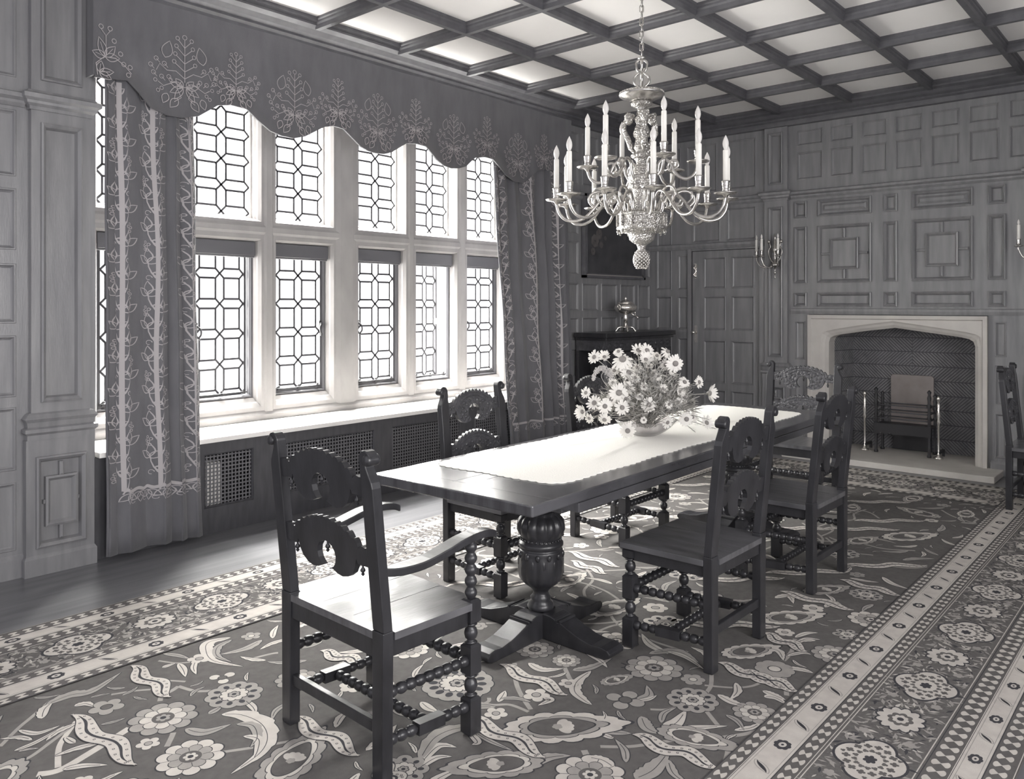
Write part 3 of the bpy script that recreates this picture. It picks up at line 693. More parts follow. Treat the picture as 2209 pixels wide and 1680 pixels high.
sconce(1.29-.12,((.16,-.06),(.0,-.13),(-.16,-.06)),'silver candle sconce at the far right edge of the wall')
# ================================================================== PAINTING, CUPBOARD, URN
pa=empty('painting',(7.81,YW-.03,1.90)); tag(pa,'large dark flower still life in a slim frame above the urn','painting')
mb=MB(); PW=1.24; PH=.93
mb.prism([(-PW/2+.03,.03),(PW/2-.03,.03),(PW/2-.03,PH-.03),(-PW/2+.03,PH-.03)],lambda a,b,t:(a,t,b),-.008,.012); mb.build('canvas','paintdark',pa)
mb=MB(); rnd=random.Random(8)
for cx,cz,r in ((-.40,.42,.085),(-.32,.50,.07),(-.44,.30,.05),(-.28,.38,.045),(-.2,.46,.03),(.1,.6,.05),(.2,.5,.04)):
    for k in range(7):
        a=2*PI*k/7; mb.ball((cx+r*.5*cos(a),-.009,cz+r*.5*sin(a)),r*.42,seg=8,sc=(1,.03,1))
mb.build('painted_blooms','paintpale',pa)
mb=MB()
for (e,w_,d,mi) in ((0,.028,.035,0),(.028,.012,.022,1),(.04,.012,.028,0)):
    for q in ((-PW/2+e,PW/2-e,e,e+w_),(-PW/2+e,PW/2-e,PH-e-w_,PH-e),(-PW/2+e,-PW/2+e+w_,e,PH-e),(PW/2-e-w_,PW/2-e,e,PH-e)): mb.box(q[0],q[1],-d,.02,q[2],q[3],mi)
mb.build('frame',['oak_dark','gilt'],pa)
cb=empty('court_cupboard',(7.72,5.05,0)); tag(cb,'tall dark carved oak court cupboard in the far corner','cupboard')
mb=MB(); mb.box(-.70,.74,-.235,.20,1.245,1.295); mb.box(-.68,.72,-.215,.20,1.215,1.245); mb.build('top_board','chair',cb,bevel=.006)
mb=MB(); mb.box(-.66,.70,-.19,.20,1.10,1.215)
for k in range(11): mb.ball((-.58+.12*k,-.19,1.157),.03,sc=(1.4,.4,1)) 
mb.build('frieze','carved',cb)
for x in (-.62,.66):
    mb=MB(); mb.lathe([(.03,.62),(.05,.66),(.03,.70),(.045,.76),(.07,.84),(.07,.92),(.04,.99),(.03,1.02),(.045,1.06),(.045,1.10)],16,(x,-.15,0)); mb.build('post','carved',cb)
    mb=MB(); mb.box(x-.03,x+.03,-.18,-.12,0,.10); mb.build('leg','chair',cb); mb=MB(); mb.box(x-.03,x+.03,.12,.18,0,.10); mb.build('leg','chair',cb)
mb=MB(); mb.box(-.66,.70,-.20,.20,.56,.62); mb.box(-.66,.70,-.19,.20,.10,.18); mb.box(-.66,.70,.16,.20,.18,1.10); mb.box(-.45,.50,-.08,.16,.62,1.10); mb.build('body','chair',cb,bevel=.004)
for a in (-.42,.03):
    mb=MB(); mb.box(a,a+.42,-.10,-.08,.65,1.07); ringsteps(mb,lambda u,z,d:(u,-.10-d,z),a+.05,a+.37,.70,1.02,0,RAISE); mb.build('door','carved',cb,bevel=.003)
for a in (-.64,.02):
    mb=MB(); mb.box(a,a+.64,-.18,.16,.18,.56); ringsteps(mb,lambda u,z,d:(u,-.18-d,z),a+.06,a+.58,.24,.50,0,RAISE); d=mb.build('lower_door','carved',cb,bevel=.003)
ur=empty('tea_urn',(7.66,5.0,1.296)); tag(ur,'silver tea urn with a spout tap standing on the corner cupboard','urn')
mb=MB()
for a in range(4):
    th=PI/4+a*PI/2; mb.tube(smooth_path([(.03*cos(th),.03*sin(th),.05),(.08*cos(th),.08*sin(th),.045),(.10*cos(th),.10*sin(th),.02),(.115*cos(th),.115*sin(th),.004)],4),[.012]*12+[.016],8)
mb.lathe([(.06,.04),(.065,.05),(.03,.06),(.022,.08)],20); mb.build('base','brass',ur)
mb=MB(); mb.lathe([(.022,.08),(.024,.14),(.030,.16),(.022,.18),(.028,.20)],16); mb.build('stem','brass',ur)
mb=MB(); mb.lathe([(.028,.20),(.05,.205),(.10,.225),(.128,.26),(.126,.29),(.10,.31),(.085,.318)],28)
for sg in (-1,1):
    mb.tube(smooth_path([(sg*.11,0,.29),(sg*.145,0,.305),(sg*.16,0,.28),(sg*.135,0,.25),(sg*.115,0,.245)],4),.007,8)
mb.build('bowl','brass',ur)
mb=MB(); mb.lathe([(.088,.318),(.09,.325),(.06,.345),(.03,.355),(.012,.36),(.02,.375),(.012,.388),(.003,.40)],20); mb.build('lid','brass',ur)
mb=MB(); mb.tube([(.07,-.02,.215),(.11,-.05,.175),(.15,-.06,.17)],.010,8); mb.tube([(.15,-.06,.17),(.16,-.065,.14)],.009,8); mb.tube([(.12,-.05,.175),(.12,-.05,.21)],.005,6); mb.ball((.12,-.05,.215),.013); mb.build('tap','brass',ur)
# ================================================================== CHAIRS
def lean(z): return -max(0,z-.5)*.10
def post_mesh(sg,hw,top=1.11):
    # back post: straight square leg, leaning back above the seat, outward scroll at the head
    mb=MB(); inn=hw-.03; dz=top-1.11
    pl=[(0,0),(.056,0),(.060,.45),(.060,.985+dz),(.056,1.005+dz),(.044,1.028+dz),(.033,1.052+dz),(.029,1.068+dz)]
    arc=[(.029-.0+ .0,1.068+dz)]
    c=(.030,1.080+dz); r=.030
    out=[(c[0]+r*cos(a),c[1]+r*sin(a)) for a in [R_(x) for x in (-10,15,40,65,90,115,140,165,180)]]
    poly=pl+[(.045,1.066+dz)]+out+[(0,1.05+dz)]
    zs=[0,.5]
    def P(a,b,t): return (lean(b)+t,sg*(inn+a),b)
    # split the prism at the seat so that the bend is clean
    lo=[(0,0),(.056,0),(.06,.5),(0,.5)]; hi=[(0,.5),(.06,.5)]+poly[3:]
    mb.prism(lo,P,-.022,.022); mb.prism(hi,P,-.019,.019)
    T=Matrix.Translation((lean(1.08+dz),sg*(inn+.043),1.078+dz))@Matrix.Rotation(PI/2,4,'Y')
    mb.lathe([(.012,-.027),(.019,-.024),(.020,-.012),(.018,0),(.020,.012),(.019,.024),(.012,.027)],14,T=T)
    return mb
def carved_rail(hw,z0,sc=1.0):
    H=hw-.028; k=H/.225
    top=[]; N=11; a0=-.172;a1=.172
    for i in range(N):
        for j in range(5):
            t=(i+j/5)/N; y=a0+(a1-a0)*t; base=.118+.062*(1-(y/.172)**2)**.8
            top.append((y,base-.004+.013*abs(sin(PI*(j/5)))))
    top.append((a1,.118))
    top=[(-.225,.125),(-.205,.122),(-.19,.126),(-.18,.119)]+top+[(.18,.119),(.19,.126),(.205,.122),(.225,.125)]
    half=[(.225,.058),(.165,.058),(.158,.075),(.150,.045),(.135,.018),(.110,.0),(.080,-.008),(.052,-.004),(.024,.008)]
    c=(0,.052);r=.050
    hole=[(c[0]+r*cos(R_(a)),c[1]+r*sin(R_(a))) for a in (-48,-25,0,25,50,75,90)]
    right=half+hole
    left=[(-y,z) for y,z in right[::-1]][1:]
    poly=top+right+left
    mb=MB(); mb.prism([(a*k,b) for a,b in poly],lambda a,b,t:(lean(z0+b)+t,a,z0+b),-.011,.011)
    mb.m=[0 if i==1 else 1 for i in range(len(mb.m))]
    # low relief: fillet line and leaf bosses on the front
    for q in (.86,.70):
        pts=[]
        for i in range(25):
            y=(-.160+.32*i/24)*q; b=.118+.062*(1-(y/q/.172)**2)**.8
            zz=.052+(b-.052)*(.92 if q>.8 else .80); pts.append((lean(z0+zz)+.012,y*k,z0+zz-(1-q)*.02))
        mb.tube(pts,.0035,5)
    for sg in (-1,1):
        for y,z in ((.075,.06),(.075,.03),(.10,.045),(.10,.08),(.12,.06),(.13,.09),(.06,.10),(.085,.11),(.055,.02),(.09,.012),(.115,.028),(.19,.09),(.205,.085),(.035,.12),(.175,.095)):
            mb.ball((lean(z0+z)+.011,sg*y*k,z0+z),.011,seg=6,sc=(.45,1.1,.8))
    return mb
def pend(y,z,z0):
    mb=MB(); mb.lathe([(.004,0),(.004,-.012),(.009,-.020),(.009,-.026),(.004,-.030),(.007,-.036),(.002,-.042)],8,(lean(z0+z),y,z0+z)); return mb
def bobbin(p,q,r=.0205,pitch=.040,ends=.05,mid=0,sq=.020):
    """bobbin turned stretcher from p to q with square ends and an optional square middle"""
    p,q=Vector(p),Vector(q); L=(q-p).length; T=Matrix.Translation(p)@(q-p).to_track_quat('Z','Y').to_matrix().to_4x4()
    mb=MB(); segs=[(ends*.3,L-ends*.3)] if not mid else [(ends*.3,L/2-mid),(L/2+mid,L-ends*.3)]
    mb.lathe([(.011,0),(.011,L)],8,T=T)
    for a,b in segs:
        n=max(2,int(round((b-a)/pitch))); w=(b-a)/n; pr=[]
        for i in range(n):
            for t in (0,.12,.3,.5,.7,.88): pr.append((.0085+(r-.0085)*math.sqrt(max(0,1-(2*t-1)**2)),a+w*(i+t)))
        pr.append((.0085,b)); mb.lathe(pr,12,T=T)
    if mid: mb.box(-sq,sq,-sq,sq,L/2-mid,L/2+mid,T=T)
    return mb
def turned(z0,z1,r,kind='bead'):
    h=z1-z0
    if kind=='bead': pr=[(r*.6,0),(r*.62,.03),(r*.95,.08),(r*.6,.14),(r*.5,.2),(r*.85,.30),(r*1.0,.5),(r*.85,.70),(r*.5,.8),(r*.6,.86),(r*.95,.92),(r*.62,.97),(r*.6,1)]
    else:
        pr=[(r*.6,0)];n=5
        for i in range(n):
            for t in (.05,.2,.35,.5,.65,.8,.95): pr.append((r*(.55+.45*sin(PI*t)),(i+t)/n))
        pr.append((r*.6,1))
    return [(a,z0+b*h) for a,b in pr]
def front_leg(sg,hw,dep,arm=False):
    mb=MB(); y=sg*(hw+.005); x=dep; w=.027
    def blk(a,b,w=.027):
        e=.008; mb.add([(x+i*(w-e if k in(0,3) else w),y+j*(w-e if k in (0,3) else w),z) for k,z in enumerate((a,a+e,b-e,b)) for i,j in ((-1,-1),(1,-1),(1,1),(-1,1))],
            [(4*k+i,4*k+(i+1)%4,4*k+4+(i+1)%4,4*k+4+i) for k in range(3) for i in range(4)]+[(3,2,1,0),(12,13,14,15)])
    blk(.0,.14); mb.lathe(turned(.138,.222,.026),14,(x,y,0)); blk(.22,.335); mb.lathe(turned(.333,.412,.026),14,(x,y,0))
    blk(.41,.50 if arm else .458)
    return mb
def make_chair(label,arms=False):
    hw=.28 if arms else .245; dep=.405
    t=empty('carver_armchair' if arms else 'dining_chair'); tag(t,label,'armchair' if arms else 'chair')
    for sg in (1,-1):
        post_mesh(sg,hw).build('back_leg','chair',t,bevel=.003)
        front_leg(sg,hw,dep,arms).build('front_leg','chair',t)
    H=hw
    mb=MB(); zt=.495 if arms else .485
    # boarded seat with thumb moulded edge
    mb.prism([(-.028,-H+.03),(-.028,H-.03),(.02,H-.03),(.02,H+.035),(dep+.035,H+.04),(dep+.035,-H-.04),(.02,-H-.035),(.02,-H+.03)] if not arms else
             [(-.02,-H+.03),(-.02,H-.03),(.024,H-.03),(.024,H+.035),(dep-.026,H+.04),(dep-.026,H-.02),(dep+.03,H-.02),(dep+.03,-H+.02),(dep-.026,-H+.02),(dep-.026,-H-.04),(.024,-H-.035),(.024,-H+.03)],
             lambda a,b,q:(a,b,q),zt-.026,zt)
    for y in (-.09,.10): mb.box(.02,dep+.02,y-.0015,y+.0015,zt-.002,zt+.0006,1)
    mb.build('seat',['seat','iron'],t,bevel=.006)
    mb=MB(); za,zb=.405,zt-.026
    mb.box(-.015,.012,-H+.03,H-.03,za,zb); mb.box(dep-.015,dep+.015,-H+.02,H-.02,za,zb)
    for sg in (1,-1): mb.prism([(.022,sg*H-.012),(.022,sg*H+.012),(dep-.025,sg*(H+.005)+.012),(dep-.025,sg*(H+.005)-.012)],lambda a,b,q:(a,b,q),za,zb)
    mb.build('seat_rail','chair',t,bevel=.003)
    for z0,nm in ((.892,'crest_rail'),(.650,'lower_rail')):
        r=carved_rail(hw,z0).build(nm,['carved','chair'],t)
        k=(hw-.028)/.225
        for y,z in ((-.178*k,.060),(.178*k,.060),(0,.101)): pend(y,z,z0).build('drop','chair',r)
    # stretchers
    for sg in (1,-1):
        bobbin((.0,sg*H,.285),(dep,sg*(H+.005),.275)).build('side_stretcher','chair',t)
        bobbin((.0,sg*H,.125),(dep,sg*(H+.005),.105),mid=.06).build('side_stretcher','chair',t)
    bobbin((dep,-H,.275),(dep,H,.275),r=.023,pitch=.043,mid=.0).build('front_stretcher','chair',t)
    bobbin((dep/2,-H,.115),(dep/2,H,.115)).build('cross_stretcher','chair',t)
    mb=MB(); mb.box(-.012,.012,-H+.028,H-.028,.150,.190); mb.build('back_stretcher','chair',t,bevel=.003)
    if arms:
        for sg in (1,-1):
            y=sg*(H+.005); mb=MB(); mb.lathe(turned(.50,.712,.024,'bob'),14,(dep,y,0)); mb.build('arm_support','chair',t)
            pts=smooth_path([(-.03,.705),(.05,.690),(.15,.690),(.25,.708),(.34,.728),(.42,.735),(.49,.728),(.53,.712)],4)
            mb=MB(); n=len(pts); vs=[]
            for i,p in enumerate(pts):
                tt=i/(n-1); w=.020+.012*sin(PI*min(1,tt*1.1)); h=.014; out=sg*.012*sin(PI*tt)
                if i==n-1: w*=.6;h*=.6
                for a,b in ((-w,-h),(w,-h),(w,h),(-w,h)): vs.append((p[0],y+out+a,p[1]+b))
            mb.add(vs,[(4*i+k,4*i+(k+1)%4,4*i+4+(k+1)%4,4*i+4+k) for i in range(n-1) for k in range(4)]+[tuple(range(4)),tuple(4*(n-1)+k for k in range(4))],0,False)
            mb.build('arm','chair',t,bevel=.005)
    return t
ch=make_chair('black carved armchair nearest the viewer, its back to us at the near table end',True)
ch.location=(1.735,2.365,.014); ch.rotation_euler=(0,0,R_(-1.5)); ch['group']='carved armchairs at the table ends'
c2=copy_tree(ch); c2.location=(6.55,2.56,.014); c2.rotation_euler=(0,0,PI+R_(1)); c2['label']='black carved armchair at the far table end, in front of the fireplace'
sc0=make_chair('carved oak side chair with scalloped crest, on the window side nearest the left curtain')
G='carved side chairs along the table'; sc0['group']=G
sc0.location=(3.475,3.31,.014); sc0.rotation_euler=(0,0,-PI/2)
for x,y,rz,l in ((4.67,3.30,-PI/2,'carved oak side chair half hidden behind the daisies on the window side'),
                 (3.415,1.635,PI/2,'carved oak side chair in front on the right of the table, its back to us'),
                 (4.645,1.665,PI/2,'second carved oak side chair on the right of the table, nearer the fireplace')):
    c=copy_tree(sc0); c.location=(x,y,.014); c.rotation_euler=(0,0,rz); c['label']=l
c=copy_tree(sc0); c.location=(7.45,1.19,.014); c.rotation_euler=(0,0,-PI*.5); c['label']='dark side chair cut off by the right edge, by the wall past the fireplace'; c['group']='spare side chairs by the wall'
# ================================================================== TABLE
ta=empty('refectory_table',(4.17,2.52,.0145),R_(1.5)); tag(ta,'long dark oak draw-leaf table on carved bulbous pedestals','table')
TL=3.56; TW=.95; Z1=.80
mb=MB(); mb.box(-TL/2,TL/2,-TW/2,TW/2,Z1-.048,Z1); mb.build('table_top','table',ta,bevel=.007)
mb=MB()
for y,a,b in ((-.16,-1.78+.30,-1.1),(.07,-1.78+.12,-.8),(-.02,-1.62,-1.45)): mb.box(a,b,y-.0018,y+.0018,Z1-.002,Z1+.0006)
mb.box(-TL/2+.13,-TL/2+.133,-TW/2+.01,TW/2-.01,Z1-.002,Z1+.0004)
mb.build('board_joint','iron',ta)
mb=MB(); mb.box(-TL/2+.32,TL/2-.32,-TW/2+.003,TW/2-.003,Z1-.092,Z1-.050); mb.build('draw_leaf','table',ta,bevel=.004)
mb=MB()
for s in (-1,1): mb.box(-1.35,1.35,s*.30-.015,s*.30+.015,Z1-.14,Z1-.092); mb.box(s*1.35-.015,s*1.35+.015,-.315,.315,Z1-.14,Z1-.092)
mb.build('apron','table',ta,bevel=.003)
def gad(a,k): return 1
for s in (-1,1):
    px=s*1.155; oy=-.035 if s<0 else 0
    pd=empty('pedestal',(px,oy,0)); pd.parent=ta
    mb=MB(); fl=lambda a,k:1+(.055*abs(sin(a*8)) if 14<=k<=18 else (.03*abs(sin(a*9)) if 26<=k<=30 else 0))
    pr=[(.062,.115),(.066,.13),(.060,.145),(.046,.16),(.052,.172),(.040,.185),(.036,.20),(.044,.212),(.058,.225),(.082,.245),(.100,.268),(.107,.30),(.107,.33),(.106,.36),
        (.104,.375),(.106,.390),(.107,.40),(.104,.408),(.098,.412),(.103,.418),(.109,.426),(.109,.438),(.100,.446),(.094,.452),(.094,.46),(.098,.468),
        (.104,.482),(.108,.505),(.107,.530),(.098,.552),(.082,.568),(.074,.574),(.076,.582),(.062,.588),(.045,.594),(.040,.604),(.048,.612),(.048,.622),(.034,.632),(.030,.645),(.045,.652)]
    fl=lambda a,k:1+(.10*abs(sin(a*7)) if 27<=k<=30 else (.05*abs(sin(a*7)) if k in (26,31) else (.045*abs(sin(a*6+.4)) if 9<=k<=14 else 0)))
    mb.lathe(pr,140,flute=fl)
    for j in range(12):
        a=2*PI*j/12; mb.ball((.104*cos(a),.104*sin(a),.385),.012,seg=8,sc=(1,1,1.5)); mb.ball((.100*cos(a+.26),.100*sin(a+.26),.345),.014,seg=8,sc=(1,1,2.6))
    for j in range(30):
        a=2*PI*j/30; mb.ball((.097*cos(a),.097*sin(a),.456),.006,seg=6)
    mb.build('urn','chair',pd)
    mb=MB(); mb.box(-.06,.06,-.06,.06,.65,Z1-.125);
    mb.box(-.05,.05,-.30,.30,Z1-.14,Z1-.092) ; mb.build('bracket','chair',pd,bevel=.004)
    for k in range(4):
        T=Matrix.Rotation(k*PI/2+R_(-1.5),4,'Z')
        prof=[(0,0),(.0,.118),(.10,.118),(.125,.112),(.14,.100),(.17,.098),(.20,.085),(.28,.058),(.34,.048),(.39,.052),(.425,.045),(.44,.03),(.435,.012),(.41,0)]
        mb=MB()
        def PP(a,b,t):
            return tuple(T@Vector((a,t*(1-.0*a),b)))
        mb.prism(prof,PP,-.058,.058)
        f=mb.build('foot','chair',pd,bevel=.004)
        mb=MB(); 
        for a in (.135,.155): mb.box(a,a+.008,-.06,.06,.095,.108,T=T)
        mb.build('bead_moulding','chair',f)
# ================================================================== RUNNER
def runner_outline(n=520):
    L,W,r=3.02,.375,.09; x0,x1=-L/2,L/2; pts=[]
    def add(a,b): pts.append((a,b))
    per=[]
    for i in range(200): per.append((x0+r+(L-2*r)*i/200,-W))
    for i in range(10): a=-PI/2+PI/2*i/10; per.append((x1-r+r*cos(a),-W+r+r*sin(a)))
    for i in range(50): per.append((x1,-W+r+(2*W-2*r)*i/50))
    for i in range(10): a=PI/2*i/10; per.append((x1-r+r*cos(a),W-r+r*sin(a)))
    for i in range(200): per.append((x1-r-(L-2*r)*i/200,W))
    for i in range(10): a=PI/2+PI/2*i/10; per.append((x0+r+r*cos(a),W-r+r*sin(a)))
    for i in range(50): per.append((x0,W-r-(2*W-2*r)*i/50))
    for i in range(10): a=PI+PI/2*i/10; per.append((x0+r+r*cos(a),-W+r+r*sin(a)))
    n=len(per); out=[]
    for i,(x,y) in enumerate(per):
        a=per[i-1];b=per[(i+1)%n]; dx,dy=b[0]-a[0],b[1]-a[1]; l=math.hypot(dx,dy); nx,ny=dy/l,-dx/l
        e=.011*abs(sin(i*PI/2.0*.5))+.005*sin(i*.21)+.006*sin(i*.057); out.append((x+nx*e,y+ny*e))
    return out
ro=runner_outline(); mb=MB(); n=len(ro)
zf=lambda x,y:.0035+.0025*(1+sin(x*4+y*3))*.5*(1 if abs(x)<1.4 else .3)
vs=[(x,y,.0025) for x,y in ro]+[(x*.994,y*.975,.0035) for x,y in ro]+[(x*.7,y*.5,.0035) for x,y in ro]+[(0,0,.0035)]
fs=[(i,(i+1)%n,n+(i+1)%n,n+i) for i in range(n)]+[(n+i,n+(i+1)%n,2*n+(i+1)%n,2*n+i) for i in range(n)]+[(2*n+i,2*n+(i+1)%n,3*n) for i in range(n)]
mb.add(vs,fs,0,False); mb.add([(x,y,.0002) for x,y in ro],[tuple(range(n))]); mb.add([(x,y,.0025) for x,y in ro]+[(x,y,.0002) for x,y in ro],[(i,(i+1)%n,n+(i+1)%n,n+i) for i in range(n)])
ru=mb.build('table_runner','linen',normals=False,loc=(4.235,2.56,Z1+.0155)); ru.rotation_euler=(0,0,R_(1.5))
tag(ru,'long white lace runner with scalloped edge laid along the dark table','table runner')
# ================================================================== BOWL AND FLOWERS
ZB=Z1+.0205
BX,BY=4.13,2.555
mb=MB(); pr=[(.055,0),(.062,.0),(.085,.010),(.12,.030),(.155,.058),(.180,.088),(.186,.095),(.182,.094),(.176,.086),(.150,.058),(.115,.034),(.08,.016),(.0,.012)]
mb.lathe(pr,40,capped=False); mb.f.append(list(range(40))); mb.m.append(0); mb.sm.append(False)
bo=mb.build('glass_bowl','bowl',loc=(BX,BY,ZB)); tag(bo,'shallow clear glass bowl full of daisies in the middle of the table','bowl')
mb=MB(); mb.lathe([(.0,.013),(.078,.017),(.113,.036),(.145,.060),(.145,.061),(.0,.061)],32,capped=False); mb.build('water','water',bo)
def daisy_meshes(seed,R,npet,cup):
    rnd=random.Random(seed); mb=MB()
    for i in range(npet):
        a=2*PI*i/npet+rnd.uniform(-.12,.12); L=R*rnd.uniform(.85,1.08); w=R*.13*rnd.uniform(.8,1.15); dr=cup+rnd.uniform(-.12,.12)
        vs=[]
        for t,ww in ((.18,.45),(.45,.9),(.75,1.0),(.93,.7),(1.0,.2)):
            x=L*t; z=dr*R*(t**1.6)+R*.02*(i%2)
            for s in (-1,1): vs.append((x*cos(a)-s*w*ww*sin(a),x*sin(a)+s*w*ww*cos(a),z))
        mb.add(vs,[(2*k,2*k+1,2*k+3,2*k+2) for k in range(4)],0,True)
    return mb
PET=[]
for i,(npet,cup) in enumerate(((17,.05),(20,-.25),(15,.25),(22,.5),(14,-.5))):
    PET.append(daisy_meshes(i,.048,npet,cup).build('petals','petal',normals=False))
dm=MB(); dm.lathe([(.0145,0),(.0150,.004),(.011,.009),(.004,.0105)],14); DISC=dm.build('disc','disc')
dm=MB(); dm.lathe([(.003,-.014),(.009,-.010),(.014,-.002),(.0145,0)],10); CAL=dm.build('calyx','leaf')
for o in PET+[DISC,CAL]: C.objects.unlink(o)
used=set()
def use(o,parent):
    if o.name not in used: used.add(o.name); c=o
    else: c=o.copy()
    C.objects.link(c); c.parent=parent; return c
DZ=[ # u,v in the bouquet, size, depth offset from the bowl axis, facing (u,v tilt) , label
(1282,770,.9,.02,(-.6,.4),'daisy highest at the left edge of the bouquet'),(1304,770,.8,.05,(-.2,.7),None),(1334,758,.7,.05,(-.2,.8),None),
(1343,775,1.45,-.06,(-.1,.75),'largest shaggy daisy near the top left of the bouquet'),(1377,756,1.0,.06,(.1,.7),'left one of the two daisies topping the bouquet'),(1396,756,1.0,.04,(.3,.6),'right one of the two daisies topping the bouquet'),
(1393,776,.95,-.03,(.1,.8),None),(1417,767,.75,.08,(.1,.7),None),(1440,758,.85,.06,(.5,.6),'daisy at the top right of the bouquet, seen from the side'),(1457,784,1.15,-.10,(.15,.0),'wide open daisy facing us at the upper right of the bouquet'),
(1436,787,.8,-.02,(-.2,.3),None),(1411,806,.55,.02,(.1,.8),None),(1356,803,1.0,-.08,(.3,.3),None),(1374,792,.7,-.02,(-.3,.5),None),(1322,825,.6,-.06,(-.3,.4),None),
(1335,847,1.2,-.17,(.05,.05),'open daisy with a grey eye low on the left of the bouquet'),(1353,838,.9,-.10,(.3,.5),None),(1318,862,.8,-.15,(-.2,.3),None),(1305,876,.95,-.18,(-.05,.05),'daisy facing us just above the bowl rim at left'),
(1282,869,1.0,-.12,(-.5,.4),None),(1264,847,.75,-.05,(-.7,.3),'small daisy sticking out leftmost at mid height'),(1257,888,.95,-.10,(-.9,.0),'daisy drooping at the lower left edge of the bouquet'),(1271,902,.7,-.12,(-.7,-.4),None),(1304,905,.85,-.20,(-.3,-.5),None),
(1342,879,.95,-.20,(.05,.15),None),(1400,873,.95,-.21,(.0,.1),'open daisy facing us in the lower middle above the bowl'),(1389,835,.55,-.14,(.1,.4),None),(1354,929,1.0,-.215,(-.1,.0),'daisy hanging over the front of the glass bowl'),
(1440,911,.8,-.16,(.4,-.2),None),(1481,904,.95,-.10,(.1,.1),'open daisy resting beyond the bowl to the right'),(1508,824,.8,-.02,(.6,.2),None),(1530,848,1.15,-.05,(.9,.1),'daisy reaching out farthest to the right of the bouquet'),
(1477,824,.85,-.05,(.3,.5),None),(1477,857,.7,-.08,(.3,.3),None),(1524,912,1.0,-.06,(.5,.5),'spiky daisy lying on the runner at right'),(1464,867,.6,-.12,(.3,.3),None),(1430,838,.6,-.12,(.2,.3),None),(1452,801,.6,.0,(.4,.4),None),
(1420,811,.6,-.05,(.0,.5),None),(1389,906,.45,-.19,(.1,.2),None),(1443,872,.6,-.15,(.3,.1),None),(1494,900,.7,-.05,(.6,.3),None),(1370,815,.7,-.06,(-.1,.6),None),(1350,860,.7,-.16,(-.1,.2),None),(1400,790,.6,.03,(.1,.9),None),(1325,800,.7,-.02,(-.3,.6),None),(1466,845,.7,-.07,(.4,.4),None),(1380,855,.5,-.16,(.0,.3),None)]
dB=BX*Fx+BY*Fy; rB=(CXP+0)
stem=MB(); rnd=random.Random(11)
gpl='white daisy crowded into the middle of the bouquet in the glass bowl'
for i,(u,v,s,dd,(fx,fz),lab) in enumerate(DZ):
    p=Vector(AD(u,v,dB+dd)); 
    if p.z<ZB+.02: p.z=ZB+.035
    n=Vector((-Fx,-Fy,0))+Vector((Rx,Ry,0))*fx*1.2+Vector((0,0,1))*fz*1.1; n.normalize()
    d=empty('daisy',p); d.rotation_euler=n.to_track_quat('Z','Y').to_euler(); d.scale=(s,s,s)
    tag(d,lab or gpl,'flower','daisies in the glass bowl')
    use(PET[(i*3)%5 if abs(fx)+fz>.35 else i%2],d); use(DISC,d); use(CAL,d)
    base=Vector((BX+rnd.uniform(-.04,.04),BY+rnd.uniform(-.04,.04),ZB+.06)); q=p-n*.012*s
    mid=base.lerp(q,.55)+Vector((0,0,.05)); st=MB(); st.tube(smooth_path([q-p,mid-p,base-p],4),.0022,5); so=st.build('stem','leaf',d)
    so.parent=d; so.matrix_parent_inverse=Matrix.Identity(4); 
    M4=Matrix.LocRotScale(p,d.rotation_euler,d.scale); 
    inv=M4.inverted()
    for vtx in so.data.vertices: vtx.co=inv@(vtx.co+p)
# foliage
mb=MB(); rnd=random.Random(5)
for k in range(2200):
    a=rnd.uniform(0,2*PI); rr=math.sqrt(rnd.random())*.27; z=rnd.random()
    hgt=.035+.36*(1-(rr/.30)**2)*(.12+.88*z)+.05*(rr/.27); 
    c=Vector((BX+Rx*rr*cos(a)*1.05+Fx*rr*sin(a)*.8,BY+Ry*rr*cos(a)*1.05+Fy*rr*sin(a)*.8,ZB+.05+hgt))
    d=Vector((rnd.gauss(0,1),rnd.gauss(0,1),rnd.gauss(.2,.7))); d+= (c-Vector((BX,BY,ZB+.05))).normalized()*1.0; d.normalize()
    L=rnd.uniform(.03,.085); w=rnd.uniform(.0015,.005); s=d.cross(Vector((rnd.random(),rnd.random(),rnd.random()))).normalized()*w
    m=c+d*L*.5+Vector((0,0,-.004)); e=c+d*L+Vector((0,0,-.012))
    mb.add([c-s*.4,c+s*.4,m+s,m-s,e],[(0,1,2,3),(3,2,4)],0,True)
for k in range(110):
    a=rnd.uniform(0,2*PI); rr=rnd.uniform(.05,.27); b=Vector((BX+rnd.uniform(-.05,.05),BY+rnd.uniform(-.05,.05),ZB+.05))
    e=Vector((BX+rr*cos(a),BY+rr*sin(a),ZB+.08+rnd.uniform(.05,.40)*(1-(rr/.32)**2)))
    mb.tube([b,b.lerp(e,.5)+Vector((0,0,.03)),e],.0016,4)
# sprays trailing over the runner at the right
for u0,v0,u1,v1 in ((1450,905,1545,925),(1450,900,1500,932),(1440,890,1530,905),(1460,860,1535,850),(1455,850,1510,828),(1300,900,1262,905)):
    A=Vector(AD(u0,v0,dB-.08));B=Vector(AD(u1,v1,dB-.06)); B.z=max(B.z,ZB+.012); A.z=max(A.z,ZB+.05)
    mb.tube([A,A.lerp(B,.5)+Vector((0,0,.012)),B],.002,4)
    for k in range(26):
        c=A.lerp(B,rnd.uniform(.3,1)); d=Vector((rnd.gauss(0,1),rnd.gauss(0,1),rnd.uniform(-.1,.8))).normalized(); L=rnd.uniform(.015,.04); s=d.cross(Vector((0,0,1))).normalized()*.002
        mb.add([c-s,c+s,c+d*L],[(0,1,2)],0,True)
tag(mb.build('foliage','leaf',normals=False),'tangle of thin leaves and stems among the daisies in the bowl','foliage','bouquet',kind='stuff')
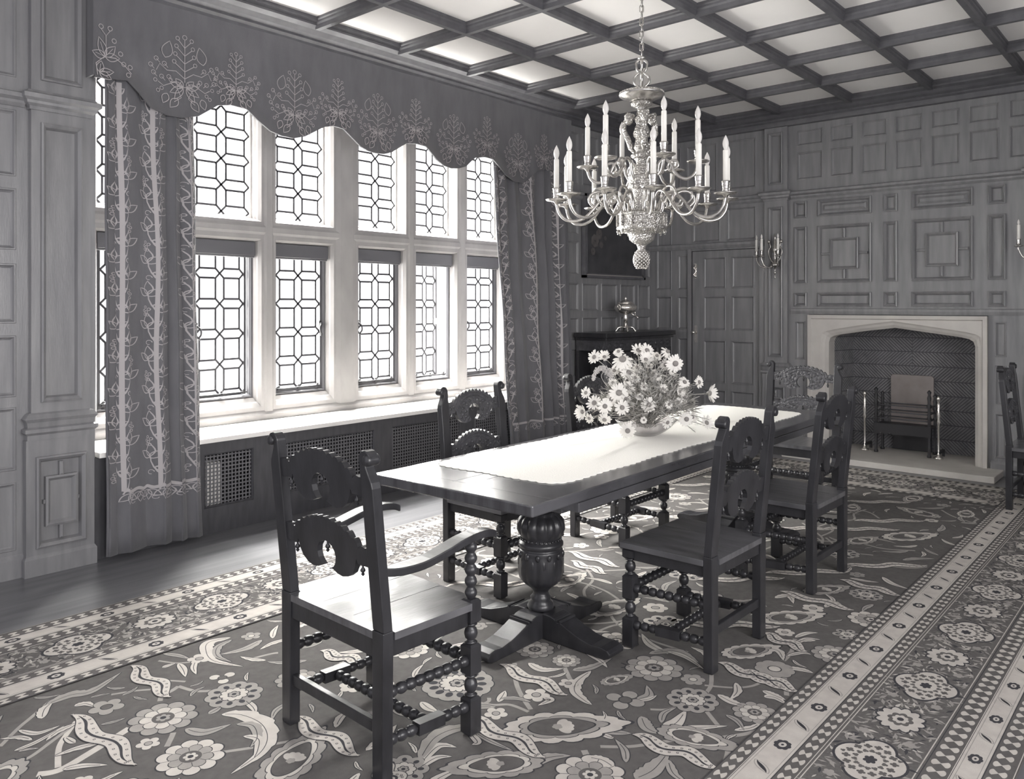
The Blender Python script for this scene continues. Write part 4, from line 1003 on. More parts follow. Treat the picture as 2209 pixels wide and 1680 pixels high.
pl_=MB(); P=smooth_path([AD(1322,862,dB-.1),AD(1312,838,dB-.1),AD(1297,812,dB-.1),AD(1306,797,dB-.1),AD(1296,794,dB-.1),AD(1285,803,dB-.1),AD(1280,817,dB-.1)],5)
pl_.tube(P,.0022,5); 
plm=pl_.build('drooping_spike','leaf'); mb=MB()
P2=smooth_path([AD(1318,812,dB-.1),AD(1308,798,dB-.1),AD(1296,794,dB-.1),AD(1285,803,dB-.1),AD(1280,818,dB-.1)],12)
for k,p in enumerate(P2):
    r=.018*(1-.6*k/len(P2))
    for j in range(12): mb.ball(Vector(p)+Vector((rnd.uniform(-r,r),rnd.uniform(-r,r),rnd.uniform(-r,r))),.0035,seg=5)
b=mb.build('blossom','plume',plm); b['kind']='stuff'; tag(plm,'fuzzy arching blossom spike on the left of the bouquet','flower')
# ================================================================== CHANDELIER
CX,CY=4.423,2.765
cd=empty('chandelier',(CX,CY,ZC-.085)); tag(cd,'large silver chandelier of eighteen candle arms hanging over the table on a chain','chandelier')
OZ=-(ZC-.085)
zz=lambda y:3.319-.000957*y+OZ
k_=.000957
mb=MB(); mb.lathe([(.05,0),(.05,-.01),(.03,-.03),(.008,-.04)],18); mb.build('ceiling_rose','silver',cd)
# chain links
top=-.035; bot=zz(130); n=11; L=(top-bot)/n
for i in range(n):
    z0=top-L*i; h=L*.5*1.25; pts=[]; w=.012
    for j in range(16):
        a=2*PI*j/16; pts.append((w*cos(a),0,(h-w)*(1 if sin(a)>=0 else -1)+w*sin(a)+z0-L/2))
    T=Matrix.Rotation((PI/2 if i%2 else 0)+.5,4,'Z'); mb=MB(); mb.tube(pts,.0038,6,T=T,closed=True); mb.build('chain_link','silver',cd)
mb=MB(); mb.tube([(.016,.004,top),(.016,.004,zz(200))],.0025,5); mb.build('cable','silver',cd)
mb=MB(); mb.lathe([(.004,zz(125)),(.022,zz(138)),(.03,zz(145)),(.012,zz(150)),(.01,zz(160))],16)
for j in range(4):
    T=Matrix.Rotation(j*PI/2+.6,4,'Z'); mb.tube(smooth_path([(.008,0,zz(150)),(.034,0,zz(175)),(.030,0,zz(215)),(.018,0,zz(240)),(.046,0,zz(270)),(.044,0,zz(310)),(.012,0,zz(340))],5),.0075,8,T=T)
mb.lathe([(.012,zz(335)),(.020,zz(342)),(.026,zz(350)),(.012,zz(356))],16); mb.build('openwork_knop','silver',cd)
mb=MB(); mb.lathe([(.010,zz(352)),(.06,zz(358)),(.125,zz(366)),(.146,zz(385)),(.146,zz(392)),(.135,zz(402)),(.10,zz(416)),(.078,zz(430)),(.05,zz(434))],40)
for j in range(44): a=2*PI*j/44; mb.ball((.139*cos(a),.139*sin(a),zz(377)),.0055,seg=6)
mb.build('canopy_disc','silver',cd)
mb=MB(); mb.lathe([(.05,zz(432)),(.07,zz(446)),(.066,zz(458)),(.045,zz(470)),(.026,zz(482)),(.030,zz(500)),(.033,zz(520)),(.028,zz(530)),(.046,zz(545)),(.044,zz(560)),(.032,zz(585)),(.042,zz(605)),(.050,zz(630)),(.054,zz(645)),(.052,zz(665)),(.038,zz(680)),(.044,zz(720)),(.050,zz(745)),(.038,zz(765)),(.036,zz(775)),(.068,zz(790)),(.070,zz(803)),(.052,zz(815)),(.040,zz(828)),(.032,zz(850)),(.045,zz(872)),(.052,zz(885)),(.050,zz(920)),(.054,zz(930))],30)
mb.build('baluster','chased',cd)
mb=MB(); mb.lathe([(.054,zz(928)),(.086,zz(934)),(.090,zz(942)),(.084,zz(950)),(.084,zz(1000)),(.090,zz(1006)),(.088,zz(1015)),(.062,zz(1022)),(.058,zz(1040)),(.062,zz(1100)),(.060,zz(1160)),(.075,zz(1172)),(.10,zz(1178)),(.154,zz(1184)),(.158,zz(1192)),(.150,zz(1198)),(.150,zz(1268)),(.157,zz(1276)),(.158,zz(1290)),(.14,zz(1300)),(.125,zz(1312)),(.088,zz(1322)),(.082,zz(1340)),(.078,zz(1362)),(.055,zz(1382)),(.034,zz(1394)),(.027,zz(1410)),(.024,zz(1425)),(.036,zz(1438)),(.03,zz(1446))],32,flute=lambda a,k:1+(.02*cos(a*12) if 12<=k<=18 else 0))
for j in range(12):
    a=2*PI*j/12+.13; mb.box(.150,.162,-.008,.008,zz(1272),zz(1190),T=Matrix.Rotation(a,4,'Z')); mb.ball((.150*cos(a),.150*sin(a),zz(1306)),.011,seg=8)
    mb.ball((.150*cos(a),.150*sin(a),zz(1322)),.006,seg=6)
mb.build('drum','chased',cd)
mb=MB(); 
for r_ in range(10):
    t=r_/9; z=zz(1450+100*t); rr=.012+.036*math.sin(PI*min(1,(1-t)*.62+.18)); 
    for j in range(11):
        a=2*PI*(j+.5*(r_%2))/11; mb.ball((rr*cos(a),rr*sin(a),z),.0115*(1-.45*t),seg=6,sc=(1,1,1.2))
mb.lathe([(.02,zz(1446)),(.042,zz(1465)),(.04,zz(1500)),(.02,zz(1545)),(.003,zz(1556))],16); mb.build('pinecone_finial','silver',cd)
for j in range(3):
    T=Matrix.Rotation(R_(222)+j*2*PI/3,4,'Z'); mb=MB()
    mb.tube(smooth_path([(.075,0,zz(520)),(.112,0,zz(560)),(.118,0,zz(610)),(.100,0,zz(660)),(.085,0,zz(700)),(.068,0,zz(750)),(.045,0,zz(775)),(.055,0,zz(800))],6),[.010]*6+[.014]*12+[.018]*12+[.012]*13,10,T=T)
    mb.ball((.088,0,zz(545)),.032,seg=12,sc=(.9,.9,1.15),T=T)
    for q in range(26):
        a=2*PI*q/13; mb.ball((.088-.006+.026*cos(a)*(.8+.2*(q>12)),.027*sin(a),zz(545)+.018+.014*(q>12)-.010*abs(cos(a))),.010,seg=6,T=T)
    mb.ball((.118,0,zz(552)),.008,seg=6,T=T)
    mb.tube(smooth_path([(.10,.02,zz(590)),(.125,0,zz(620)),(.11,-.02,zz(650)),(.09,.0,zz(690))],5),.007,6,T=T)
    mb.build('figure_bracket','chased',cd)
# arms
def arm(name,ang,path,rp,zp,hc,curl):
    T=Matrix.Rotation(ang,4,'Z'); mb=MB()
    mb.tube(smooth_path([(a,0,b) for a,b in path],5),.0105,8,T=T)
    if curl: mb.tube(smooth_path([(a,0,b) for a,b in curl],5),.0085,8,T=T)
    a=mb.build(name,'silver',cd)
    mb=MB(); c=(rp,0,zp)
    mb.lathe([(.012,-.02),(.020,-.008),(.055,-.004),(.070,.004),(.071,.009),(.052,.006),(.02,.009),(.016,.012)],22,c,T=T); mb.build('drip_pan','silver',a)
    mb=MB(); mb.lathe([(.014,.010),(.022,.02),(.019,.028),(.021,.05),(.024,.056),(.022,.064),(.025,.072),(.026,.080),(.021,.082)],16,c,T=T); mb.build('candle_cup','silver',a)
    w_=MB(); w_.lathe([(.0165,.080),(.0165,.262),(.014,.268),(.008,.270)],14,c,T=T); w_.build('candle','wax',a)
    b_=MB(); b_.lathe([(.008,.268),(.012,.276),(.0175,.292),(.0190,.306),(.0170,.322),(.011,.338),(.005,.350),(.001,.358)],14,c,T=T); b_.build('bulb','bulb',a)
    return a
# angle 0 = towards the viewer, counted to the right
def bearing(phi): return math.atan2(-CY,-CX)+R_(phi)
lowp=[(.060,2.17),(.085,2.165),(.130,2.20),(.142,2.26),(.175,2.305),(.225,2.30),(.275,2.255),(.32,2.20),(.37,2.155),(.43,2.137),(.49,2.15),(.53,2.195),(.545,2.25)]
lowc=[(.30,2.225),(.335,2.26),(.33,2.30),(.29,2.325),(.24,2.32),(.205,2.28),(.215,2.24),(.25,2.235),(.262,2.262)]
upp=[(.05,2.40),(.075,2.40),(.10,2.44),(.11,2.50),(.145,2.525),(.18,2.50),(.205,2.45),(.24,2.41),(.285,2.395),(.33,2.42),(.352,2.475)]
upc=[(.20,2.455),(.23,2.48),(.22,2.51),(.185,2.515),(.165,2.48),(.18,2.455)]
for k in range(12): arm('candle_arm',bearing(7+30*k),[(a,b+OZ) for a,b in lowp],.546,2.27+OZ,0,[(a,b+OZ) for a,b in lowc])
for k in range(6): arm('upper_candle_arm',bearing(22+60*k),[(a,b+OZ) for a,b in upp],.353,2.495+OZ,0,[(a,b+OZ) for a,b in upc])
# ================================================================== CARPET
# colours of the pile: 0 ground,1 ivory,2 fawn,3 dark line,4 border ground
RZ=.012
class Rug(MB):
    def __init__(s): MB.__init__(s); s.k=0
    base=0
    def Z(s,l): s.k=(s.k+1)%24; return RZ+.0002*(l+s.base)+8e-6*s.k
    def poly(s,pts,c,l):
        z=s.Z(l); s.add([(x,y,z) for x,y in pts],[tuple(range(len(pts)))],c)
    def fan(s,cx,cy,pts,c,l):
        z=s.Z(l); n=len(pts); s.add([(cx,cy,z)]+[(x,y,z) for x,y in pts],[(0,i+1,(i+1)%n+1) for i in range(n)],c)
    def blob(s,cx,cy,r,c,l,n=0,dep=.12,rot=0,asp=1,N=None,ph=0):
        N=N or max(20,n*8); pts=[]
        for i in range(N):
            a=2*PI*i/N; rr=r*(1-dep+dep*abs(cos(n*(a+ph)/2))**.7 if n else 1); x=rr*cos(a)*asp; y=rr*sin(a)
            pts.append((cx+x*cos(rot)-y*sin(rot),cy+x*sin(rot)+y*cos(rot)))
        s.fan(cx,cy,pts,c,l)
    def strip(s,pts,ws,c,l):
        n=len(pts); z=s.Z(l); vs=[]
        for k in range(n):
            a=pts[max(k-1,0)];b=pts[min(k+1,n-1)]; dx,dy=b[0]-a[0],b[1]-a[1]; L=math.hypot(dx,dy) or 1; nx,ny=-dy/L,dx/L
            w=ws(k/(n-1)) if callable(ws) else ws; w1,w2=(w if isinstance(w,tuple) else (w,w))
            vs+=[(pts[k][0]+nx*w1,pts[k][1]+ny*w1,z),(pts[k][0]-nx*w2,pts[k][1]-ny*w2,z)]
        s.add(vs,[(2*k,2*k+1,2*k+3,2*k+2) for k in range(n-1)],c)
rg=Rug()
def sp(pts,n=6): return [(p.x,p.y) for p in smooth_path([(a,b,0) for a,b in pts],n)]
def peony(x,y,r,rot=0,var=0,asp=1):
    c1,c2=(2,1) if var%2==0 else (1,2)
    rg.blob(x,y,r*1.05,3,4,10,.16,rot,asp); rg.blob(x,y,r,c1,5,10,.17,rot,asp)
    for i in range(10):
        a=rot+2*PI*(i+.5)/10; rg.strip([(x+r*.55*cos(a)*asp,y+r*.55*sin(a)),(x+r*.84*cos(a)*asp,y+r*.84*sin(a))],r*.010,3,6)
    rg.blob(x,y,r*.70,3,7,8,.2,rot+.3,asp); rg.blob(x,y,r*.67,c2,8,8,.2,rot+.3,asp)
    for i in range(8):
        a=rot+.3+2*PI*(i+.5)/8; rg.strip([(x+r*.35*cos(a)*asp,y+r*.35*sin(a)),(x+r*.56*cos(a)*asp,y+r*.56*sin(a))],r*.010,3,9)
    rg.blob(x,y,r*.33,0 if var<2 else 2,10,0,0,0,asp); rg.blob(x,y,r*.22,c1,11,6,.35,rot); rg.blob(x,y,r*.09,3,12)
def rosette(x,y,r,rot=0,n=10,c=2,c2=1):
    for i in range(n):
        a=rot+2*PI*i/n; px,py=x+r*.66*cos(a),y+r*.66*sin(a)
        rg.blob(px,py,r*.34,3,4,0,0,a,1.05); rg.blob(px,py,r*.31,c,5,0,0,a,1.05); rg.blob(px,py,r*.10,3,6,0,0,a,1.3)
    rg.blob(x,y,r*.52,3,7,n//2*2,.15,rot); rg.blob(x,y,r*.48,c2,8,n//2*2,.2,rot); rg.blob(x,y,r*.24,3,9,6,.2); rg.blob(x,y,r*.20,c,10,6,.3); rg.blob(x,y,r*.08,3,11)
def ovalring(x,y,r,rot,var=0):
    # palmette shown as a scalloped pointed ring round a small blossom
    def pts(k,n,dep,pt):
        o=[]
        for i in range(72):
            a=2*PI*i/72; rr=r*k*(1-dep+dep*abs(cos(n*a/2))**.6); px=rr*1.35*cos(a)*(1+pt*max(0,cos(a))**6); py=rr*.72*sin(a); o.append((x+px*cos(rot)-py*sin(rot),y+px*sin(rot)+py*cos(rot)))
        return o
    rg.fan(x,y,pts(1.05,14,.14,.35),3,4); rg.fan(x,y,pts(1,14,.15,.35),1 if var%2==0 else 2,5)
    rg.fan(x,y,pts(.74,9,.12,.3),3,6); rg.fan(x,y,pts(.71,9,.12,.3),2 if var%2==0 else 1,7); rg.fan(x,y,pts(.56,0,0,.25),3,8); rg.fan(x,y,pts(.53,0,0,.25),0,9)
    for i in range(5):
        a=rot+(-.9+.45*i); px,py=x+r*.22*cos(a),y+r*.22*sin(a); rg.blob(px,py,r*.12,1,10,0,0,a,1.5)
    rg.blob(x-.02*r*cos(rot),y-.02*r*sin(rot),r*.13,2,11,5,.2)
def smallfl(x,y,r,rot=0,n=5,c=1,c2=2):
    for i in range(n): a=rot+2*PI*i/n; rg.blob(x+r*.58*cos(a),y+r*.58*sin(a),r*.40,3,4); rg.blob(x+r*.58*cos(a),y+r*.58*sin(a),r*.36,c,5)
    rg.blob(x,y,r*.34,3,6); rg.blob(x,y,r*.28,c2,7)
def leaf(pts,w,c=1,l=3,ser=0,vein=True,n=8):
    P=sp(pts,n)
    def ws(t):
        b=w*sin(PI*min(1,t**.75)); return (b*(1+ser*.35*((t*7)%1)),b*.9)
    rg.strip(P,lambda t:tuple(q+.004 for q in ws(t)) if 0<t<1 else .003,3,l); rg.strip(P,ws,c,l+1)
    if vein: rg.strip(P[2:-3],.0014,3,l+2)
def vine(pts,w=.009,c=2,l=1): 
    P=sp(pts,8); rg.strip(P,w,c,l)
def ribbon(x0,y0,x1,y1,w=.027,side=1):
    L=math.hypot(x1-x0,y1-y0); ux,uy=(x1-x0)/L,(y1-y0)/L; nx,ny=-uy,ux
    for off,ph in ((w*.78,0),(-w*.78,.5)):
        P=[]
        for k in range(41):
            t=k/40; e=off*sin(PI*min(1,max(0,t*1.02)))**.5; wv=.017*sin(2*PI*(t*1.9+ph*.15))*side; P.append((x0+ux*L*t+nx*(e+wv),y0+uy*L*t+ny*(e+wv)))
        W=lambda t:w*.62*(sin(PI*t)**.6)*(1+.14*sin(t*2*PI*3.8+ph*6))+.001
        rg.strip(P,lambda t:W(t)+.0035,3,12); rg.strip(P,W,1,13)
        for k in range(4,38,3): rg.blob(P[k][0],P[k][1],.0052,3,14,N=8); rg.blob(P[k][0],P[k][1],.0028,1,15,N=6)
    P=[(x0+ux*L*(.06+.88*k/30)+nx*.017*sin(2*PI*((.06+.88*k/30)*1.9+.04))*side,y0+uy*L*(.06+.88*k/30)+ny*.017*sin(2*PI*((.06+.88*k/30)*1.9+.04))*side) for k in range(31)]
    rg.strip(P,lambda t:.0045*sin(PI*t)+.001,3,16)
FX0,FX1,FY0,FY1=-.9,7.25,1.278,3.59
RX0,RX1,RY0,RY1=-1.5,8.03,.50,4.385
occ=[]
def free(x,y,r): return all((x-a)**2+(y-b)**2>(r+c)**2 for a,b,c in occ)
def px(u,v): return FL(u,v,RZ)
def PK(f,u,v,r,*a): x,y=px(u,v); f(x,y,r,*a); occ.append((x,y,r))
# motifs read off the carpet, nearest the viewer first
PK(peony,352,1549,.125,0,0); PK(rosette,505,1498,.115,.2); PK(peony,411,1633,.115,.5,1); PK(smallfl,320,1604,.045,.3); PK(smallfl,430,1421,.055,0); PK(smallfl,542,1372,.05,0,5,2,1)
PK(ovalring,628,1641,.13,R_(25),1); PK(ovalring,1204,1568,.155,R_(-42),0); PK(rosette,1494,1510,.105,.1,10,2,1); PK(peony,1411,1441,.125,.4,0); PK(rosette,987,1474,.155,0,14,2,1)
PK(ovalring,1078,1648,.115,R_(140),1); PK(peony,1273,1672,.12,0,1); PK(smallfl,1157,1499,.06,.2); PK(smallfl,1070,1539,.05,.1); PK(smallfl,1226,1474,.045); PK(peony,1222,1425,.065,0,0)
PK(smallfl,1349,1510,.085,.2,4,2,0); PK(ovalring,1327,1467,.055,R_(-20),1); PK(ovalring,1494,1590,.10,R_(-75),1); PK(peony,1628,1537,.085,0,0); PK(ovalring,1613,1405,.10,R_(-30),0)
PK(smallfl,1671,1443,.09,.1,9,2,1); PK(peony,1154,1401,.09,0,0); PK(rosette,1436,1347,.12,.3,9,1,2); PK(smallfl,1414,1311,.07,0,6,1,2); PK(peony,1331,1383,.10,0,1); PK(ovalring,1320,1311,.12,R_(-10),0)
PK(ovalring,1700,1332,.12,R_(-35),0); PK(smallfl,1754,1312,.06,.3,6); PK(smallfl,1693,1364,.05,0,6); PK(peony,1800,1412,.10,0,0); PK(rosette,1828,1369,.07,0,6); PK(peony,1646,1532,.0001,0,0)
PK(ovalring,1778,1272,.10,R_(-30),1); PK(rosette,1868,1283,.09,.2); PK(peony,1879,1337,.11,0,1); PK(ovalring,1957,1157,.14,R_(-35),0); PK(ovalring,1857,1166,.10,R_(-20),1); PK(peony,1345,1421,.0001,0,0)
PK(smallfl,1495,1466,.055,.1,6,2,1); PK(smallfl,1400,1340,.0001); PK(rosette,560,1590,.0001)
PK(peony,640,1465,.09,0,0); PK(smallfl,830,1480,.05); PK(peony,880,1400,.10,0,1); PK(smallfl,760,1480,.06,0,6); PK(rosette,870,1660,.09,0,8); PK(peony,560,1420,.0001,0,0)
PK(smallfl,230,1525,.07,.5,5,2,0); PK(ovalring,455,1440,.0001,0,0); PK(peony,1010,1295,.09,0,0); PK(smallfl,1060,1210,.07,0,6); PK(ovalring,1225,1252,.10,0,0); PK(peony,1145,1283,.0001,0,0)
PK(smallfl,480,1462,.06,.1,3,1,0)
for (u0,v0,u1,v1) in ((281,1437,371,1503),(153,1543,297,1649),(630,1547,778,1629),(1077,1434,1226,1499),(1009,1546,1179,1633),(1364,1586,1552,1655),(1548,1430,1700,1485),(1682,1276,1843,1316),(1811,1251,1946,1285),(1646,1366,1743,1405),(1600,1447,1725,1491),(1224,1190,1338,1223),(1230,1210,1310,1238),(690,1405,790,1432),(820,1650,860,1700)):
    a=px(u0,v0); b=px(u1,v1); ribbon(*a,*b)
    for t in (.15,.4,.65,.9): occ.append((a[0]+(b[0]-a[0])*t,a[1]+(b[1]-a[1])*t,.05))
def LP(pts,w,c=1,ser=1,vein=True): 
    P=[px(*p) for p in pts]; leaf(P,w,c,3,ser,vein)
    for q in P: occ.append((*q,w))
def VP_(pts,w=.009,c=2):
    P=[px(*p) for p in pts]; vine(P,w,c)
LP([(478,1541),(520,1542),(562,1560),(577,1590),(560,1625),(497,1670)],.038,1)
LP([(510,1562),(545,1565),(555,1590),(540,1612)],.020,2); LP([(525,1588),(557,1594),(556,1618),(545,1640)],.018,1)
LP([(498,1375),(452,1385),(444,1402),(460,1425),(525,1438)],.030,1); LP([(500,1380),(470,1395),(468,1415),(500,1428)],.018,2)
LP([(100,1520),(150,1500),(200,1490),(262,1450)],.028,2); LP([(90,1550),(96,1530),(113,1515)],.020,1); LP([(160,1523),(185,1518),(205,1525)],.016,1)
LP([(400,1572),(440,1580),(499,1562)],.026,2,0); LP([(40,1575),(80,1582),(130,1565)],.014,1,0); LP([(30,1620),(80,1600),(140,1565)],.012,1,0); LP([(135,1660),(180,1652),(233,1650)],.016,1,0); LP([(140,1590),(155,1600),(163,1602)],.014,1,0)
LP([(385,1431),(395,1445),(400,1460)],.018,1,0); LP([(350,1440),(362,1436),(380,1430)],.013,1,0); LP([(528,1510),(545,1525),(552,1538)],.016,1,0); LP([(450,1540),(465,1532),(480,1522)],.016,2,0)
LP([(1275,1447),(1245,1470),(1240,1492),(1262,1512),(1277,1520)],.024,1); LP([(1140,1430),(1170,1445),(1216,1442)],.022,1); LP([(1235,1446),(1275,1440),(1320,1420)],.022,2); LP([(1374,1508),(1400,1500),(1395,1478)],.022,2,0); LP([(1376,1512),(1400,1508),(1417,1500)],.012,1,0)
LP([(1383,1545),(1395,1570),(1423,1583)],.026,2); LP([(1430,1568),(1458,1560),(1480,1532)],.030,1,0); LP([(1468,1572),(1500,1570),(1570,1566)],.020,1,0); LP([(1548,1498),(1580,1515),(1608,1522)],.020,1); LP([(1566,1542),(1590,1555),(1606,1577)],.014,2,0)
LP([(1648,1503),(1672,1505),(1697,1520)],.018,1); LP([(1400,1410),(1460,1405),(1508,1430)],.026,2); LP([(1440,1405),(1480,1418),(1520,1445)],.016,1,0); LP([(1288,1570),(1320,1568),(1342,1560)],.016,1,0); LP([(1287,1575),(1330,1580),(1362,1582)],.020,2,0); LP([(1285,1577),(1315,1590),(1323,1590)],.013,1,0)
LP([(1132,1660),(1180,1635),(1232,1630)],.024,2); LP([(1270,1634),(1300,1640),(1328,1658)],.020,1); LP([(1370,1680),(1410,1660),(1445,1618)],.034,2,1); LP([(1340,1430),(1358,1438),(1340,1440)],.0001,2,0)
LP([(905,1640),(940,1590),(1000,1570),(1065,1586)],.030,2); LP([(905,1650),(945,1610),(985,1612)],.018,1); LP([(1010,1578),(1030,1600),(1018,1606)],.016,1,0); LP([(1025,1580),(1060,1600),(1108,1620)],.012,2,0); LP([(908,1514),(925,1528),(945,1535)],.022,1,0); LP([(1075,1514),(1085,1500),(1090,1490)],.018,1,0); LP([(1173,1505),(1187,1510),(1160,1522)],.018,1,0); LP([(900,1660),(940,1635),(975,1632)],.016,1,0)
LP([(1645,1330),(1680,1326),(1710,1340)],.0001,1,0); LP([(1672,1290),(1700,1285),(1712,1302)],.022,1); LP([(1780,1310),(1800,1300),(1820,1312)],.020,1); LP([(1655,1398),(1680,1405),(1690,1425)],.020,1); LP([(1697,1440),(1730,1445),(1755,1452)],.018,1); LP([(1698,1415),(1730,1408),(1750,1412)],.014,1,0); LP([(1715,1375),(1740,1366),(1765,1365)],.016,1,0); LP([(1715,1390),(1740,1378),(1770,1380)],.014,1,0); LP([(1645,1490),(1670,1500),(1695,1510)],.018,1)
VP_([(80,1670),(130,1660),(200,1620),(280,1570)],.016,1); VP_([(125,1655),(128,1610),(150,1575),(165,1555)],.010,1); VP_([(0,1655),(60,1635),(110,1600),(150,1570)],.008); VP_([(0,1610),(40,1570),(70,1545),(110,1510)],.008)
VP_([(360,1610),(370,1590),(374,1580)],.010); VP_([(385,1480),(370,1490),(350,1500),(345,1512)],.010); VP_([(385,1480),(420,1490),(455,1490)],.009); VP_([(240,1498),(290,1490),(325,1487)],.007); VP_([(342,1425),(380,1430),(410,1428)],.006); VP_([(400,1470),(360,1468),(350,1475)],.006)
VP_([(545,1420),(585,1410),(600,1408)],.008); VP_([(480,1622),(560,1610),(670,1590),(700,1580)],.008); VP_([(1110,1430),(1113,1470),(1125,1500),(1145,1530)],.010); VP_([(1010,1510),(1060,1520),(1100,1520),(1140,1535)],.008); VP_([(1010,1522),(1000,1530),(1050,1515),(1055,1505)],.008)
VP_([(1295,1610),(1360,1610),(1430,1600),(1465,1595)],.009); VP_([(1560,1590),(1620,1580),(1660,1560)],.010); VP_([(1260,1618),(1268,1635),(1275,1650)],.012); VP_([(1403,1530),(1440,1530),(1470,1520)],.007); VP_([(1520,1478),(1580,1483),(1620,1480),(1645,1470)],.007); VP_([(1535,1455),(1533,1480),(1518,1500)],.009); VP_([(1280,1366),(1320,1350),(1365,1342)],.008); VP_([(1218,1440),(1230,1465),(1240,1475)],.010); VP_([(1555,1600),(1570,1620),(1562,1650)],.010); VP_([(1525,1535),(1545,1560),(1555,1570)],.009); VP_([(1715,1378),(1710,1400),(1700,1415),(1690,1425)],.010); VP_([(1690,1455),(1695,1475),(1697,1500)],.010)
# the rest of the field repeats the same family of motifs
rnd=random.Random(21)
def scatter(n,rr,fs,x0=FX0,x1=FX1,y0=FY0,y1=FY1,gap=.03,allow=None):
    k=0;t=0
    while k<n and t<n*60:
        t+=1; r=rnd.uniform(*rr); x=rnd.uniform(x0+r,x1-r); y=rnd.uniform(y0+r*.6,y1-r*.6)
        if free(x,y,r*.85+gap): rnd.choice(fs)(x,y,r); occ.append((x,y,r)); k+=1
rf=lambda:rnd.uniform(0,2*PI)
for gx in range(40):   # vines laid under everything
    x=rnd.uniform(3.3,FX1-.2);y=rnd.uniform(FY0+.1,FY1-.1); a=rf(); P=[(x,y)]
    for k in range(4):
        a+=rnd.uniform(-.8,.8); x+=.19*cos(a);y+=.19*sin(a); x=min(max(x,FX0+.05),FX1-.05);y=min(max(y,FY0+.04),FY1-.04); P.append((x,y))
    vine(P,.008)
scatter(34,(.09,.14),[lambda x,y,r:peony(x,y,r,rf(),rnd.randrange(2)),lambda x,y,r:rosette(x,y,r,rf()),lambda x,y,r:ovalring(x,y,r*.85,rf(),rnd.randrange(2)),lambda x,y,r:ovalring(x,y,r*.85,rf(),rnd.randrange(2))],gap=.05)
def rrib(x,y,r): a=R_(rnd.choice((-48,-52,-44))); ribbon(x-.26*cos(a),y-.26*sin(a),x+.26*cos(a),y+.26*sin(a))
scatter(18,(.20,.22),[rrib],x0=3.2,gap=-.03)
scatter(70,(.045,.06),[lambda x,y,r:smallfl(x,y,r,rf(),rnd.choice((5,6)),rnd.choice((1,2)),2)],gap=.015)
def rleaf(x,y,r):
    a=rf();b=rnd.choice((-1,1))*rnd.uniform(.3,.9); P=[(x-r*cos(a),y-r*sin(a)),(x+r*.35*b*sin(a),y-r*.35*b*cos(a)),(x+r*cos(a),y+r*sin(a))]
    leaf(P,r*.20,rnd.choice((1,2)),3,rnd.choice((0,1)),True,6)
scatter(260,(.06,.12),[rleaf],gap=-.03)
scatter(260,(.03,.05),[rleaf],gap=.0)
